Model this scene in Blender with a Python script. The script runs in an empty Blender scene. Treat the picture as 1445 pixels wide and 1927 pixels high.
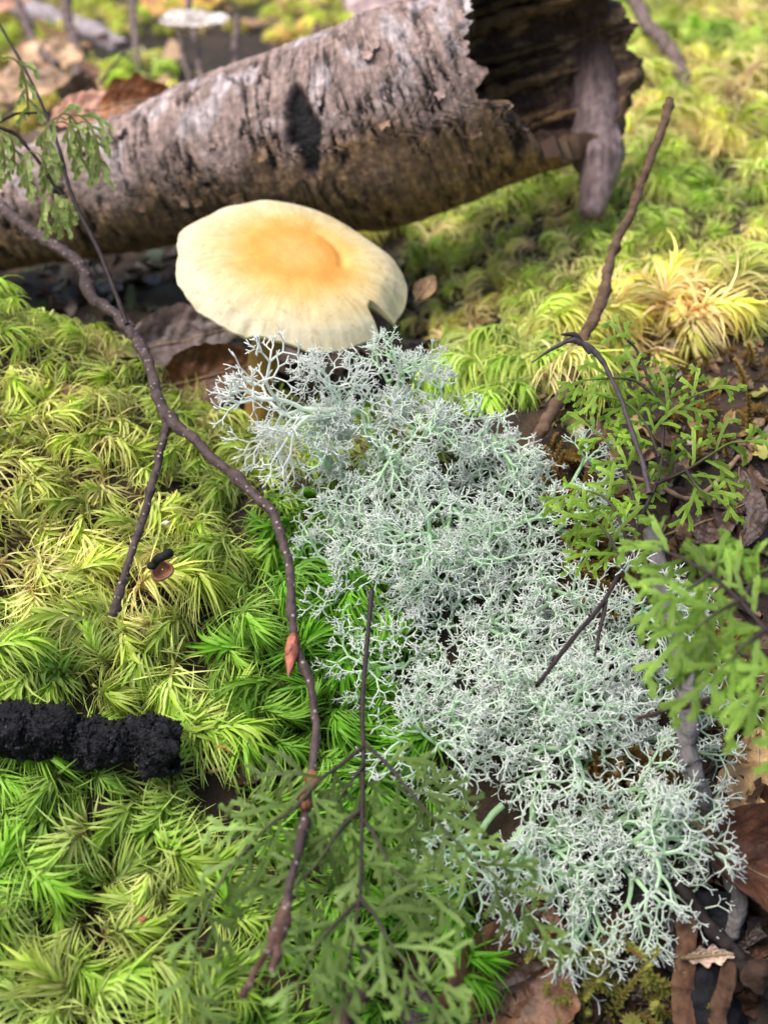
import bpy, math, random
import numpy as np
from mathutils import Vector, Matrix

random.seed(7)
rng = np.random.default_rng(7)
S = 0.01                      # the script thinks in centimetres
sc = bpy.context.scene
COL = sc.collection

# ------------------------------------------------------------------ camera, sky, sun, exposure
PITCH = math.radians(35.0)
T25 = math.tan(math.radians(25.0))
CAM = np.array((0.0, 0.0, 13.5))
cam = bpy.data.cameras.new("camera")
cam.sensor_fit = 'VERTICAL'
cam.sensor_height = 24.0
cam.lens = 12.0 / T25
cam.clip_start = 0.005
cam.clip_end = 500.0
cam.dof.use_dof = True
cam.dof.focus_distance = 0.195
cam.dof.aperture_fstop = cam.lens / 2.1
cam_o = bpy.data.objects.new("camera", cam)
cam_o.location = CAM * S
cam_o.rotation_euler = (math.radians(90) - PITCH, 0, 0)
COL.objects.link(cam_o)
sc.camera = cam_o

SUN_EL, SUN_AZ = math.radians(64), math.radians(258)     # azimuth clockwise from +Y
world = bpy.data.worlds.new("World")
sc.world = world
world.use_nodes = True
wn = world.node_tree.nodes
sky = wn.new('ShaderNodeTexSky')
sky.sky_type = 'NISHITA'
sky.sun_disc = False
sky.sun_elevation = SUN_EL
sky.sun_rotation = SUN_AZ
sky.air_density = 1.0
sky.dust_density = 4.6
sky.ozone_density = 0.6
wn['Background'].inputs['Strength'].default_value = 0.10
world.node_tree.links.new(sky.outputs[0], wn['Background'].inputs[0])
sun = bpy.data.lights.new("sun", 'SUN')
sun.energy = 1.5
sun.angle = math.radians(36)
sun.color = (1.0, 0.975, 0.94)
sun_o = bpy.data.objects.new("sun", sun)
sd = Vector((math.sin(SUN_AZ) * math.cos(SUN_EL), math.cos(SUN_AZ) * math.cos(SUN_EL), math.sin(SUN_EL)))
sun_o.rotation_euler = sd.to_track_quat('Z', 'Y').to_euler()
sun_o.location = (0, 0, 3)
COL.objects.link(sun_o)
sc.view_settings.view_transform = 'Standard'
sc.view_settings.look = 'None'
sc.view_settings.exposure = 1.06
sc.view_settings.gamma = 1.0
sc.render.engine = 'CYCLES'
sc.cycles.use_denoising = True
sc.cycles.max_bounces = 6
sc.cycles.diffuse_bounces = 3
sc.cycles.glossy_bounces = 2
sc.cycles.transmission_bounces = 4
sc.cycles.transparent_max_bounces = 4

# ------------------------------------------------------------------ noise and geometry helpers
_perm = rng.permutation(256); _perm = np.concatenate([_perm, _perm, _perm])
_grad = rng.normal(size=(256, 3)); _grad /= np.linalg.norm(_grad, axis=1)[:, None]

def pn(p):
    p = np.asarray(p, float)
    i = np.floor(p).astype(int); f = p - i; i &= 255
    u = f * f * f * (f * (f * 6 - 15) + 10)
    out = np.zeros(len(p))
    for dx in (0, 1):
        wx = u[:, 0] if dx else 1 - u[:, 0]
        for dy in (0, 1):
            wy = u[:, 1] if dy else 1 - u[:, 1]
            for dz in (0, 1):
                wz = u[:, 2] if dz else 1 - u[:, 2]
                h = _perm[_perm[_perm[(i[:, 0] + dx) & 255] + ((i[:, 1] + dy) & 255)] + ((i[:, 2] + dz) & 255)]
                g = _grad[h]
                out += wx * wy * wz * (g[:, 0] * (f[:, 0] - dx) + g[:, 1] * (f[:, 1] - dy) + g[:, 2] * (f[:, 2] - dz))
    return out * 1.5

def fbm(p, octv=4, gain=0.5):
    p = np.asarray(p, float); a = 1.0; o = np.zeros(len(p))
    for k in range(octv):
        o += a * pn(p + 17.3 * k); p = p * 2.03; a *= gain
    return o

def sstep(a, b, x):
    t = np.clip((x - a) / (b - a), 0, 1)
    return t * t * (3 - 2 * t)

def mix(a, b, t):
    a = np.asarray(a, float); b = np.asarray(b, float); t = np.asarray(t, float)
    if t.ndim and a.ndim <= 1: return a + (b - a) * t[..., None]
    if t.ndim: return a + (b - a) * t[..., None]
    return a + (b - a) * t

def nrm(v):
    v = np.asarray(v, float); return v / (np.linalg.norm(v) + 1e-12)

def H(x, y):
    """height of the soil in cm"""
    x = np.asarray(x, float); y = np.asarray(y, float)
    sh = np.broadcast(x, y).shape
    xx = np.broadcast_to(x, sh).ravel(); yy = np.broadcast_to(y, sh).ravel()
    front = -2.3 + 0.45 * (yy - 9.5)
    front = np.maximum(front, -4.5 + 0.12 * (yy - 4.5))
    crest = np.interp(xx, [-30, -9, -6, -3.5, -1, 1.5, 4, 7, 30], [3.4, 3.1, 2.1, 0.9, 1.4, 2.0, 2.3, 2.2, 3.4])
    behind = np.interp(xx, [-40, -8, 2, 4.5, 7, 14, 40], [-0.3, -0.3, -0.2, 1.6, 2.2, 2.6, 2.6])
    yc = np.interp(xx, [-12, -6, -3, 0, 4], [23.0, 21.3, 18.7, 18.8, 20.0])
    back = crest + (behind - crest) * sstep(yc, yc + 4.5, yy)
    k = 1.2
    h = np.clip(0.5 + 0.5 * (back - front) / k, 0, 1)
    z = back * (1 - h) + front * h - k * h * (1 - h)
    z = z - 0.35 * sstep(5.5, 9.0, xx) * sstep(19, 14, yy)          # the litter floor lies lower
    n = fbm(np.stack([xx * .22, yy * .22, 0 * xx + 3.1], 1), 3)
    n2 = pn(np.stack([xx * .03, yy * .03, 0 * xx + 9.1], 1))
    z = z + 0.28 * n + 5.0 * n2 * sstep(60, 160, np.hypot(xx, yy))
    z = z.reshape(sh)
    return z if sh else float(z)

_hx, _hy, _hs = -80.0, -6.0, 0.3
_HG = H(*np.meshgrid(np.arange(_hx, 80, _hs), np.arange(_hy, 165, _hs)))
_hr, _hc = _HG.shape
_HL = _HG.tolist()
def HF(x, y):
    a = (x - _hx) / _hs; b = (y - _hy) / _hs; i = int(a); j = int(b)
    if a < 0 or b < 0 or i >= _hc - 1 or j >= _hr - 1: return float(H(float(x), float(y)))
    a -= i; b -= j; r0 = _HL[j]; r1 = _HL[j + 1]
    return (r0[i] * (1 - a) + r0[i + 1] * a) * (1 - b) + (r1[i] * (1 - a) + r1[i + 1] * a) * b

FW = np.array((0, math.cos(PITCH), -math.sin(PITCH)))
UP = np.array((0, math.sin(PITCH), math.cos(PITCH)))

def ray(px, py):
    return FW + np.array((1.0, 0, 0)) * ((px - 722.5) / 963.5 * T25) + UP * ((963.5 - py) / 963.5 * T25)

def P(px, py, d):
    return CAM + d * ray(px, py)

def Pg(px, py, dz=0.0):
    """where the sight line meets the ground raised by dz"""
    r = ray(px, py); d = 8.0
    while d < 110:
        q = CAM + d * r
        if q[2] < HF(q[0], q[1]) + dz: break
        d += 0.15
    return CAM + d * r

def G(px, py, dz):
    return (px, py, float((Pg(px, py, dz) - CAM) @ FW))

def spline(pts, n):
    """Catmull-Rom through pts (rows of any width), n samples"""
    p = np.asarray(pts, float)
    if len(p) == 2: return p[0] + (p[1] - p[0]) * np.linspace(0, 1, n)[:, None]
    p = np.vstack([2 * p[0] - p[1], p, 2 * p[-1] - p[-2]])
    seg = np.linspace(0, len(p) - 3 - 1e-6, n); i = seg.astype(int); t = (seg - i)[:, None]
    a, b, c, d = p[i], p[i + 1], p[i + 2], p[i + 3]
    return 0.5 * (2 * b + (c - a) * t + (2 * a - 5 * b + 4 * c - d) * t**2 + (3 * b - a - 3 * c + d) * t**3)

def frames(c):
    t = np.gradient(c, axis=0); t /= np.linalg.norm(t, axis=1)[:, None] + 1e-12
    a = np.array((0, 0, 1.0)) if abs(t[0][2]) < 0.9 else np.array((1.0, 0, 0))
    u = nrm(a - t[0] * np.dot(a, t[0])); U = [u]
    for k in range(1, len(c)):
        u = nrm(u - t[k] * np.dot(u, t[k])); U.append(u)
    U = np.array(U); return t, U, np.cross(t, U)

class MB:
    def __init__(s): s.v = []; s.f = []; s.c = []; s.n = 0; s.extra = []
    def add(s, v, f, c=(1, 1, 1)):
        v = np.asarray(v, float); f = np.asarray(f, int); c = np.asarray(c, float)
        if c.ndim == 1: c = np.tile(c, (len(v), 1))
        s.v.append(v); s.f.append(f + s.n); s.c.append(c); s.n += len(v)
    def flat(s):
        if len(s.v) > 1: s.v = [np.vstack(s.v)]; s.f = [np.vstack(s.f)]; s.c = [np.vstack(s.c)]
        return s
    def merge(s, o, M=None, off=(0, 0, 0), tint=(1, 1, 1)):
        o.flat()
        s.v.append((o.v[0] @ M.T if M is not None else o.v[0]) + np.asarray(off)); s.c.append(o.c[0] * np.asarray(tint))
        s.f.append(o.f[0] + s.n); s.n += o.n
    def tube(s, c, r, sides=6, col=(1, 1, 1), cap=True, jit=0.0):
        c = np.asarray(c, float); n = len(c); r = np.broadcast_to(np.asarray(r, float), (n,))
        t, U, W = frames(c)
        a = np.arange(sides) * 2 * math.pi / sides
        rr = r[:, None] * np.ones(sides)
        v = c[:, None, :] + rr[..., None] * (np.cos(a)[None, :, None] * U[:, None, :] + np.sin(a)[None, :, None] * W[:, None, :])
        v = v.reshape(-1, 3)
        if jit:
            nn = (v - np.repeat(c, sides, 0)); v = v + nn * (jit * fbm(v * 4.0, 3))[:, None]
        i = np.arange(n - 1)[:, None] * sides; j = np.arange(sides)[None, :]; j2 = (j + 1) % sides
        f = np.stack([i + j, i + j2, i + sides + j2, i + sides + j], -1).reshape(-1, 4)
        col = np.asarray(col, float)
        if col.ndim == 2: col = np.repeat(col, sides, 0)
        else: col = np.tile(col, (len(v), 1))
        if cap:
            for e, idx in ((0, 0), (n - 1, (n - 1) * sides)):
                v = np.vstack([v, c[e] + (t[e] * r[e] * (0.5 if e else -0.5))]); col = np.vstack([col, col[idx]])
                k = len(v) - 1
                q = np.array([[idx + x, idx + (x + 1) % sides, k, k] for x in range(sides)])
                f = np.vstack([f, q])
        s.add(v, f, col)
    def grid(s, v, col=(1, 1, 1), wrap=False):
        """v: (rows, cols, 3)"""
        R, C = v.shape[:2]
        i = np.arange(R - 1)[:, None] * C; j = np.arange(C if wrap else C - 1)[None, :]; j2 = (j + 1) % C
        f = np.stack([i + j, i + j2, i + C + j2, i + C + j], -1).reshape(-1, 4)
        col = np.asarray(col, float)
        s.add(v.reshape(-1, 3), f, col.reshape(-1, 3) if col.ndim == 3 else col)
    def bounds(s):
        v = np.vstack(s.v); return v.min(0), v.max(0)
    def mesh(s, name, mat, origin=(0, 0, 0), attr=None):
        v = (np.vstack(s.v) - np.asarray(origin)) * S; f = np.vstack(s.f); c = np.vstack(s.c)
        tri = f[:, 2] == f[:, 3]
        cnt = np.where(tri, 3, 4); start = np.concatenate([[0], np.cumsum(cnt)[:-1]])
        loops = f.ravel()[np.stack([np.ones_like(tri), np.ones_like(tri), np.ones_like(tri), ~tri], 1).ravel()]
        m = bpy.data.meshes.new(name)
        m.vertices.add(len(v)); m.vertices.foreach_set('co', v.ravel().astype(np.float32))
        m.loops.add(len(loops)); m.loops.foreach_set('vertex_index', loops.astype(np.int32))
        m.polygons.add(len(f)); m.polygons.foreach_set('loop_start', start.astype(np.int32))
        m.polygons.foreach_set('use_smooth', np.ones(len(f), bool))
        m.update(calc_edges=True)
        a = m.attributes.new('Col', 'FLOAT_COLOR', 'POINT')
        a.data.foreach_set('color', np.hstack([c, np.ones((len(c), 1))]).ravel().astype(np.float32))
        if attr is not None:
            b = m.attributes.new('bk', 'FLOAT_VECTOR', 'POINT'); b.data.foreach_set('vector', np.asarray(attr, np.float32).ravel())
        m.materials.append(mat)
        return m
    def build(s, name, mat, parent=None, attr=None):
        if parent is not None:
            org = np.array(parent['_o'])
        else:
            lo, hi = s.bounds(); org = np.array(((lo[0] + hi[0]) / 2, (lo[1] + hi[1]) / 2, lo[2]))
        o = bpy.data.objects.new(name, s.mesh(name, mat, org, attr))
        COL.objects.link(o); o['_o'] = [float(q) for q in org]
        if parent is not None: o.parent = parent
        else: o.location = org * S
        return o

def tag(o, label, cat, group=None, kind=None):
    o['label'] = label
    if cat: o['category'] = cat
    if group: o['group'] = group
    if kind: o['kind'] = kind
    return o

def thing(name, label, cat, base, group=None):
    o = bpy.data.objects.new(name, None); COL.objects.link(o)
    o.empty_display_size = 0.005
    o.location = np.asarray(base, float) * S; o['_o'] = [float(q) for q in base]
    return tag(o, label, cat, group)

# ------------------------------------------------------------------ materials
def material(name, rough=0.7, transl=0.0, noise=0.0, nscale=300.0, bump=0.0, bscale=600.0, spec=0.4, tintobj=False, sss=0.0):
    """vertex colour x fine noise, optional translucency and fine relief (scales per metre)"""
    m = bpy.data.materials.new(name); m.use_nodes = True
    nt = m.node_tree; N = nt.nodes; L = nt.links
    b = N['Principled BSDF']; out = N['Material Output']
    b.inputs['Roughness'].default_value = rough
    b.inputs['Specular IOR Level'].default_value = spec
    at = N.new('ShaderNodeAttribute'); at.attribute_name = 'Col'
    col = at.outputs['Color']
    tc = N.new('ShaderNodeTexCoord')
    if tintobj:
        oi = N.new('ShaderNodeObjectInfo'); mx = N.new('ShaderNodeMix'); mx.data_type = 'RGBA'; mx.blend_type = 'MULTIPLY'
        mx.inputs[0].default_value = 1.0
        L.new(col, mx.inputs[6]); L.new(oi.outputs['Color'], mx.inputs[7]); col = mx.outputs[2]
    if noise:
        nz = N.new('ShaderNodeTexNoise'); nz.inputs['Scale'].default_value = nscale; nz.inputs['Detail'].default_value = 5
        L.new(tc.outputs['Object'], nz.inputs['Vector'])
        rp = N.new('ShaderNodeMapRange'); rp.inputs[1].default_value = 0.3; rp.inputs[2].default_value = 0.7
        rp.inputs[3].default_value = 1 - noise; rp.inputs[4].default_value = 1 + noise
        L.new(nz.outputs['Fac'], rp.inputs[0])
        mx = N.new('ShaderNodeMix'); mx.data_type = 'RGBA'; mx.blend_type = 'MULTIPLY'; mx.inputs[0].default_value = 1.0
        L.new(col, mx.inputs[6]); L.new(rp.outputs[0], mx.inputs[7]); col = mx.outputs[2]
    L.new(col, b.inputs['Base Color'])
    if bump:
        nb = N.new('ShaderNodeTexNoise'); nb.inputs['Scale'].default_value = bscale; nb.inputs['Detail'].default_value = 6
        L.new(tc.outputs['Object'], nb.inputs['Vector'])
        bp = N.new('ShaderNodeBump'); bp.inputs['Strength'].default_value = bump; bp.inputs['Distance'].default_value = 0.0006
        L.new(nb.outputs['Fac'], bp.inputs['Height']); L.new(bp.outputs[0], b.inputs['Normal'])
    if sss:
        b.inputs['Subsurface Weight'].default_value = sss
        b.inputs['Subsurface Radius'].default_value = (0.004, 0.002, 0.001); b.inputs['Subsurface Scale'].default_value = 0.5
    if transl:
        tr = N.new('ShaderNodeBsdfTranslucent'); L.new(col, tr.inputs['Color'])
        ms = N.new('ShaderNodeMixShader'); ms.inputs[0].default_value = transl
        L.new(b.outputs[0], ms.inputs[1]); L.new(tr.outputs[0], ms.inputs[2]); L.new(ms.outputs[0], out.inputs[0])
    return m

M_moss = material('moss_leaf', 0.42, 0.38, spec=0.28, tintobj=True)
M_mossfill = material('moss_carpet_leaf', 0.45, 0.38, spec=0.22)
M_lich = material('lichen_skin', 0.9, 0.45, spec=0.2, noise=0.07, nscale=900)
M_fern = material('fern_blade', 0.5, 0.5, spec=0.3, noise=0.14, nscale=500)
M_stem = material('fern_stalk', 0.55, spec=0.18, noise=0.25, nscale=700, bump=0.3)
M_leaf = material('dead_leaf_blade', 0.42, 0.1, noise=0.45, nscale=330, bump=1.0, bscale=650, spec=0.5)
M_wood = material('weathered_wood', 0.8, noise=0.45, nscale=420, bump=1.0, bscale=600, spec=0.12)
M_char = material('black_crust', 0.6, noise=0.5, nscale=1500, bump=1.0, bscale=2500, spec=0.2)
M_cap = material('mushroom_skin', 0.6, noise=0.05, nscale=700, bump=0.25, bscale=1200, spec=0.3, sss=0.25)
M_bg = material('far_leaf', 0.6, 0.2, noise=0.2, nscale=150, spec=0.3)

def lenticel_material():
    m = material('twig_bark', 0.6, noise=0.45, nscale=420, bump=1.0, bscale=650, spec=0.2)
    nt = m.node_tree; N = nt.nodes; L = nt.links; b = N['Principled BSDF']
    src = b.inputs['Base Color'].links[0].from_socket
    tc = N.new('ShaderNodeTexCoord'); vo = N.new('ShaderNodeTexVoronoi'); vo.inputs['Scale'].default_value = 760
    L.new(tc.outputs['Object'], vo.inputs['Vector'])
    mr = N.new('ShaderNodeMapRange'); mr.inputs[1].default_value = 0.24; mr.inputs[2].default_value = 0.12
    mr.inputs[3].default_value = 0; mr.inputs[4].default_value = 1
    L.new(vo.outputs['Distance'], mr.inputs[0])
    mx = N.new('ShaderNodeMix'); mx.data_type = 'RGBA'; mx.inputs[7].default_value = (0.33, 0.28, 0.26, 1)
    L.new(mr.outputs[0], mx.inputs[0]); L.new(src, mx.inputs[6]); L.new(mx.outputs[2], b.inputs['Base Color'])
    return m
M_twig = lenticel_material()

def bark_material(name, rough=0.75):
    """bark: vertex colour, hair cracks running round the log, crumbling relief"""
    m = bpy.data.materials.new(name); m.use_nodes = True
    nt = m.node_tree; N = nt.nodes; L = nt.links; b = N['Principled BSDF']
    b.inputs['Roughness'].default_value = rough; b.inputs['Specular IOR Level'].default_value = 0.35
    at = N.new('ShaderNodeAttribute'); at.attribute_name = 'Col'
    bk = N.new('ShaderNodeAttribute'); bk.attribute_name = 'bk'
    mp = N.new('ShaderNodeMapping'); mp.inputs['Scale'].default_value = (9.0, 1.5, 1.5); L.new(bk.outputs['Vector'], mp.inputs['Vector'])
    n1 = N.new('ShaderNodeTexNoise'); n1.inputs['Scale'].default_value = 1.0; n1.inputs['Detail'].default_value = 7; n1.inputs['Roughness'].default_value = 0.65
    L.new(mp.outputs[0], n1.inputs['Vector'])
    n2 = N.new('ShaderNodeTexNoise'); n2.inputs['Scale'].default_value = 7.0; n2.inputs['Detail'].default_value = 6
    L.new(bk.outputs['Vector'], n2.inputs['Vector'])
    r1 = N.new('ShaderNodeMapRange'); r1.inputs[1].default_value = 0.28; r1.inputs[2].default_value = 0.66; r1.inputs[3].default_value = 0.4; r1.inputs[4].default_value = 1.4
    L.new(n1.outputs['Fac'], r1.inputs[0])
    r2 = N.new('ShaderNodeMapRange'); r2.inputs[1].default_value = 0.3; r2.inputs[2].default_value = 0.7; r2.inputs[3].default_value = 0.7; r2.inputs[4].default_value = 1.3
    L.new(n2.outputs['Fac'], r2.inputs[0])
    a = N.new('ShaderNodeMix'); a.data_type = 'RGBA'; a.blend_type = 'MULTIPLY'; a.inputs[0].default_value = 1
    L.new(at.outputs['Color'], a.inputs[6]); L.new(r1.outputs[0], a.inputs[7])
    c = N.new('ShaderNodeMix'); c.data_type = 'RGBA'; c.blend_type = 'MULTIPLY'; c.inputs[0].default_value = 1
    L.new(a.outputs[2], c.inputs[6]); L.new(r2.outputs[0], c.inputs[7]); L.new(c.outputs[2], b.inputs['Base Color'])
    ad = N.new('ShaderNodeMath'); ad.operation = 'ADD'; L.new(n1.outputs['Fac'], ad.inputs[0]); L.new(n2.outputs['Fac'], ad.inputs[1])
    bp = N.new('ShaderNodeBump'); bp.inputs['Strength'].default_value = 0.7; bp.inputs['Distance'].default_value = 0.001
    L.new(ad.outputs[0], bp.inputs['Height']); L.new(bp.outputs[0], b.inputs['Normal'])
    return m
M_bark = bark_material('log_bark')

def ground_material():
    m = bpy.data.materials.new('forest_soil'); m.use_nodes = True
    nt = m.node_tree; N = nt.nodes; L = nt.links; b = N['Principled BSDF']
    b.inputs['Roughness'].default_value = 0.9
    tc = N.new('ShaderNodeTexCoord')
    n1 = N.new('ShaderNodeTexNoise'); n1.inputs['Scale'].default_value = 90; n1.inputs['Detail'].default_value = 8; n1.inputs['Roughness'].default_value = 0.7
    n2 = N.new('ShaderNodeTexNoise'); n2.inputs['Scale'].default_value = 9; n2.inputs['Detail'].default_value = 4
    for n in (n1, n2): L.new(tc.outputs['Object'], n.inputs['Vector'])
    cr = N.new('ShaderNodeValToRGB'); e = cr.color_ramp.elements
    e[0].position = 0.3; e[0].color = (0.012, 0.007, 0.004, 1); e[1].position = 0.72; e[1].color = (0.10, 0.06, 0.03, 1)
    k = cr.color_ramp.elements.new(0.5); k.color = (0.028, 0.016, 0.009, 1)
    L.new(n1.outputs['Fac'], cr.inputs[0])
    mx = N.new('ShaderNodeMix'); mx.data_type = 'RGBA'; mx.inputs[7].default_value = (0.03, 0.03, 0.012, 1)
    mr = N.new('ShaderNodeMapRange'); mr.inputs[1].default_value = 0.5; mr.inputs[2].default_value = 0.62
    L.new(n2.outputs['Fac'], mr.inputs[0]); L.new(mr.outputs[0], mx.inputs[0]); L.new(cr.outputs[0], mx.inputs[6])
    L.new(mx.outputs[2], b.inputs['Base Color'])
    bp = N.new('ShaderNodeBump'); bp.inputs['Distance'].default_value = 0.004; bp.inputs['Strength'].default_value = 0.9
    L.new(n1.outputs['Fac'], bp.inputs['Height']); L.new(bp.outputs[0], b.inputs['Normal'])
    return m
M_ground = ground_material()

# ------------------------------------------------------------------ ground
def axis(lo, hi, fine_lo, fine_hi, step):
    a = list(np.arange(fine_lo, fine_hi + step, step)); d = step
    while a[-1] < hi: d *= 1.22; a.append(a[-1] + d)
    d = step
    while a[0] > lo: d *= 1.22; a.insert(0, a[0] - d)
    return np.array(a)
gx = axis(-9000, 9000, -16, 20, 0.22); gy = axis(-9000, 9000, 4, 60, 0.25)
X, Y = np.meshgrid(gx, gy)
Z = H(X, Y) + 0.10 * fbm(np.stack([X.ravel(), Y.ravel(), 0 * X.ravel()], 1) * 1.3, 3).reshape(X.shape)
g = MB(); g.grid(np.stack([X, Y, Z], -1))
go = bpy.data.objects.new('ground', g.mesh('ground', M_ground)); COL.objects.link(go)
tag(go, 'dark forest soil of the bank and the floor behind', None, kind='structure')

# ------------------------------------------------------------------ fallen log
LOGP = [(-420, 480, 33.6, 1.4), (-250, 455, 33.0, 1.45), (0, 405, 32.0, 1.55), (250, 344, 31.0, 1.86), (500, 272, 30.0, 2.22),
        (700, 236, 29.4, 2.66), (900, 160, 28.9, 2.68), (1200, 66, 28.3, 2.62), (1400, 8, 28.0, 2.6)]
axis_pts = np.array([np.append(P(a, b, d), r) for a, b, d, r in LOGP])
NL, NA = 520, 260
cl = spline(axis_pts, NL); cc, cr_ = cl[:, :3], cl[:, 3]
tt, UU, WW = frames(cc)
# frame: e1 faces the camera, e2 points up
e1 = np.array([nrm((CAM - c) - t * np.dot(CAM - c, t)) for c, t in zip(cc, tt)]); e2 = np.cross(e1, tt); e2 *= np.sign(e2[:, 2:3])
arc = np.concatenate([[0], np.cumsum(np.linalg.norm(np.diff(cc, axis=0), axis=1))])
th = np.linspace(0, 2 * math.pi, NA, endpoint=False)          # 0 = to the camera, 90 deg = up
def log_noise_coords(u, t, r):
    return np.stack([u, np.cos(t) * r, np.sin(t) * r], -1).reshape(-1, 3)
# where the shell breaks off, as a share of the axis, by angle round the log
iend = np.interp(np.degrees(th), [0, 30, 60, 90, 130, 170, 200, 240, 270, 300, 330, 360],
                 [0.748, 0.752, 0.757, 0.79, 0.865, 0.885, 0.882, 0.855, 0.805, 0.792, 0.774, 0.748])
iend = iend + 0.012 * fbm(np.stack([np.cos(th) * 5, np.sin(th) * 5, 0 * th], 1), 4) + 0.004 * np.sign(np.sin(th * 23))*rng.random(NA)
row = np.linspace(0, 1, NL)
# resample every column so that it ends at its own break
idx = (row[:, None] * iend[None, :]) * (NL - 1)
def samp(a, idx):
    i = np.clip(idx.astype(int), 0, NL - 2); t = idx - i
    if a.ndim == 2: return a[i] * (1 - t[..., None]) + a[i + 1] * t[..., None]
    return a[i] * (1 - t) + a[i + 1] * t
C3, R3, E1, E2, A3 = samp(cc, idx), samp(cr_, idx), samp(e1, idx), samp(e2, idx), samp(arc, idx)
TH = np.broadcast_to(th, idx.shape)
q = log_noise_coords(A3, TH, R3)
big = fbm(q * 0.45, 3).reshape(idx.shape)
# plates and cracks: noise stretched round the log
qs = q * np.array((2.6, 0.36, 0.36))
cr1 = np.abs(fbm(qs + 5, 3)).reshape(idx.shape)
crack = sstep(0.11, 0.03, cr1) * sstep(-0.28, 0.05, fbm(q * np.array((.7, .5, .5)) + 40, 2).reshape(idx.shape))
plate = fbm(q * np.array((4.5, 1.6, 1.6)) + 11, 4).reshape(idx.shape)
fine = fbm(q * np.array((9, 4, 4)) + 21, 3).reshape(idx.shape)
scar_c = P(598, 240, 27.4)
disp = 0.10 * big + 0.04 * plate + 0.022 * fine - 0.17 * crack
rad = R3 + disp
V = C3 + rad[..., None] * (np.cos(TH)[..., None] * E1 + np.sin(TH)[..., None] * E2)
# a black knot hole and the colours
def pix(V):
    d = V - CAM; dep = d @ FW
    return 722.5 + (d[..., 0] / dep) * 963.5 / T25, 963.5 - ((d @ UP) / dep) * 963.5 / T25
k0 = int(np.argmin(np.abs(pix(cc)[0] - 612))); u0 = arc[k0]; t0 = math.radians(4)
du = (A3 - u0) + 0.2 * ((TH - t0 + math.pi) % (2 * math.pi) - math.pi); dt = ((TH - t0 + math.pi) % (2 * math.pi) - math.pi) * R3
wobble = 0.28 * fbm(q * 2.2 + 70, 3).reshape(idx.shape)
scar = sstep(1.15, 0.75, (np.abs(du / 0.46)**1.3 + np.abs(dt / 1.30)**1.1) + wobble) * (np.abs(A3 - u0) < 1.1)
V = V - (0.30 * scar)[..., None] * (np.cos(TH)[..., None] * E1 + np.sin(TH)[..., None] * E2)
ang = ((np.degrees(TH) + 180) % 360) - 180                        # -180..180, 0 = camera side
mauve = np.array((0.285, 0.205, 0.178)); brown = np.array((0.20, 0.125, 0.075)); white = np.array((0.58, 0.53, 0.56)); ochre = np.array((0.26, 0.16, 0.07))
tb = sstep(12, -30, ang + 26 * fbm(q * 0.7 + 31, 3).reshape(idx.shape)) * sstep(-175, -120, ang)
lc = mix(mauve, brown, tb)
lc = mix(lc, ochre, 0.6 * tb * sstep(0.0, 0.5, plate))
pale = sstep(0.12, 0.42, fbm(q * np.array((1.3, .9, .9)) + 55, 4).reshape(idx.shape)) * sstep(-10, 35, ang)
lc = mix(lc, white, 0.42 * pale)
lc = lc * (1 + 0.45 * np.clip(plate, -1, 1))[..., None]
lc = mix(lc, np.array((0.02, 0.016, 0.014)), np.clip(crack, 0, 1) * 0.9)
lc = mix(lc, np.array((0.012, 0.011, 0.012)), scar)
base_log = np.array((cc[0][0], cc[0][1], cc[0][2] - 2))
log = thing('fallen_log', 'weathered mauve brown fallen log with a hollow broken end behind the mushroom', 'log', base_log)
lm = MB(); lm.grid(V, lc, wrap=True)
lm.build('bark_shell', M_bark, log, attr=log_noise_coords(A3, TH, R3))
# inner rotted wall, joined to the broken rim
ri = R3 * (0.80 + 0.05 * big) + 0.22 * fbm(q * np.array((1.1, 1.9, 1.9)) + 90, 4).reshape(idx.shape)
ri = np.minimum(ri, rad - 0.16)
ri[-1] = rad[-1] - 0.12
sel = slice(int(NL * 0.6), NL)
VI = C3 + ri[..., None] * (np.cos(TH)[..., None] * E1 + np.sin(TH)[..., None] * E2)
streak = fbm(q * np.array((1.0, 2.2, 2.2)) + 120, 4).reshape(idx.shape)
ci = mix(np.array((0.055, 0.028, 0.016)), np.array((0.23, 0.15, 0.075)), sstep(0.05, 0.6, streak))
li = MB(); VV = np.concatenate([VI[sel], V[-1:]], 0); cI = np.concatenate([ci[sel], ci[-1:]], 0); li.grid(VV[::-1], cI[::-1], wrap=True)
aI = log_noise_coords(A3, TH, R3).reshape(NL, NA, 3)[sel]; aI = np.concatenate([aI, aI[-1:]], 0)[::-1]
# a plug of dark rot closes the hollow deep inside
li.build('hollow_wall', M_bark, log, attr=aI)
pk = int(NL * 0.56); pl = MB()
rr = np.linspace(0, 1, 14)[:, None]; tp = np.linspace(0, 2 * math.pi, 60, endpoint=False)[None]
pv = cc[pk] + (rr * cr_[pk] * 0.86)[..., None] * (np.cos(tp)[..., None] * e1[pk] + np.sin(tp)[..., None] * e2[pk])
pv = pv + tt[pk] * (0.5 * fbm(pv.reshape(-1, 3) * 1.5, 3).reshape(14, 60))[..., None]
pl.grid(pv, (0.03, 0.017, 0.01), wrap=True); pl.build('rotten_core', M_wood, log)
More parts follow.
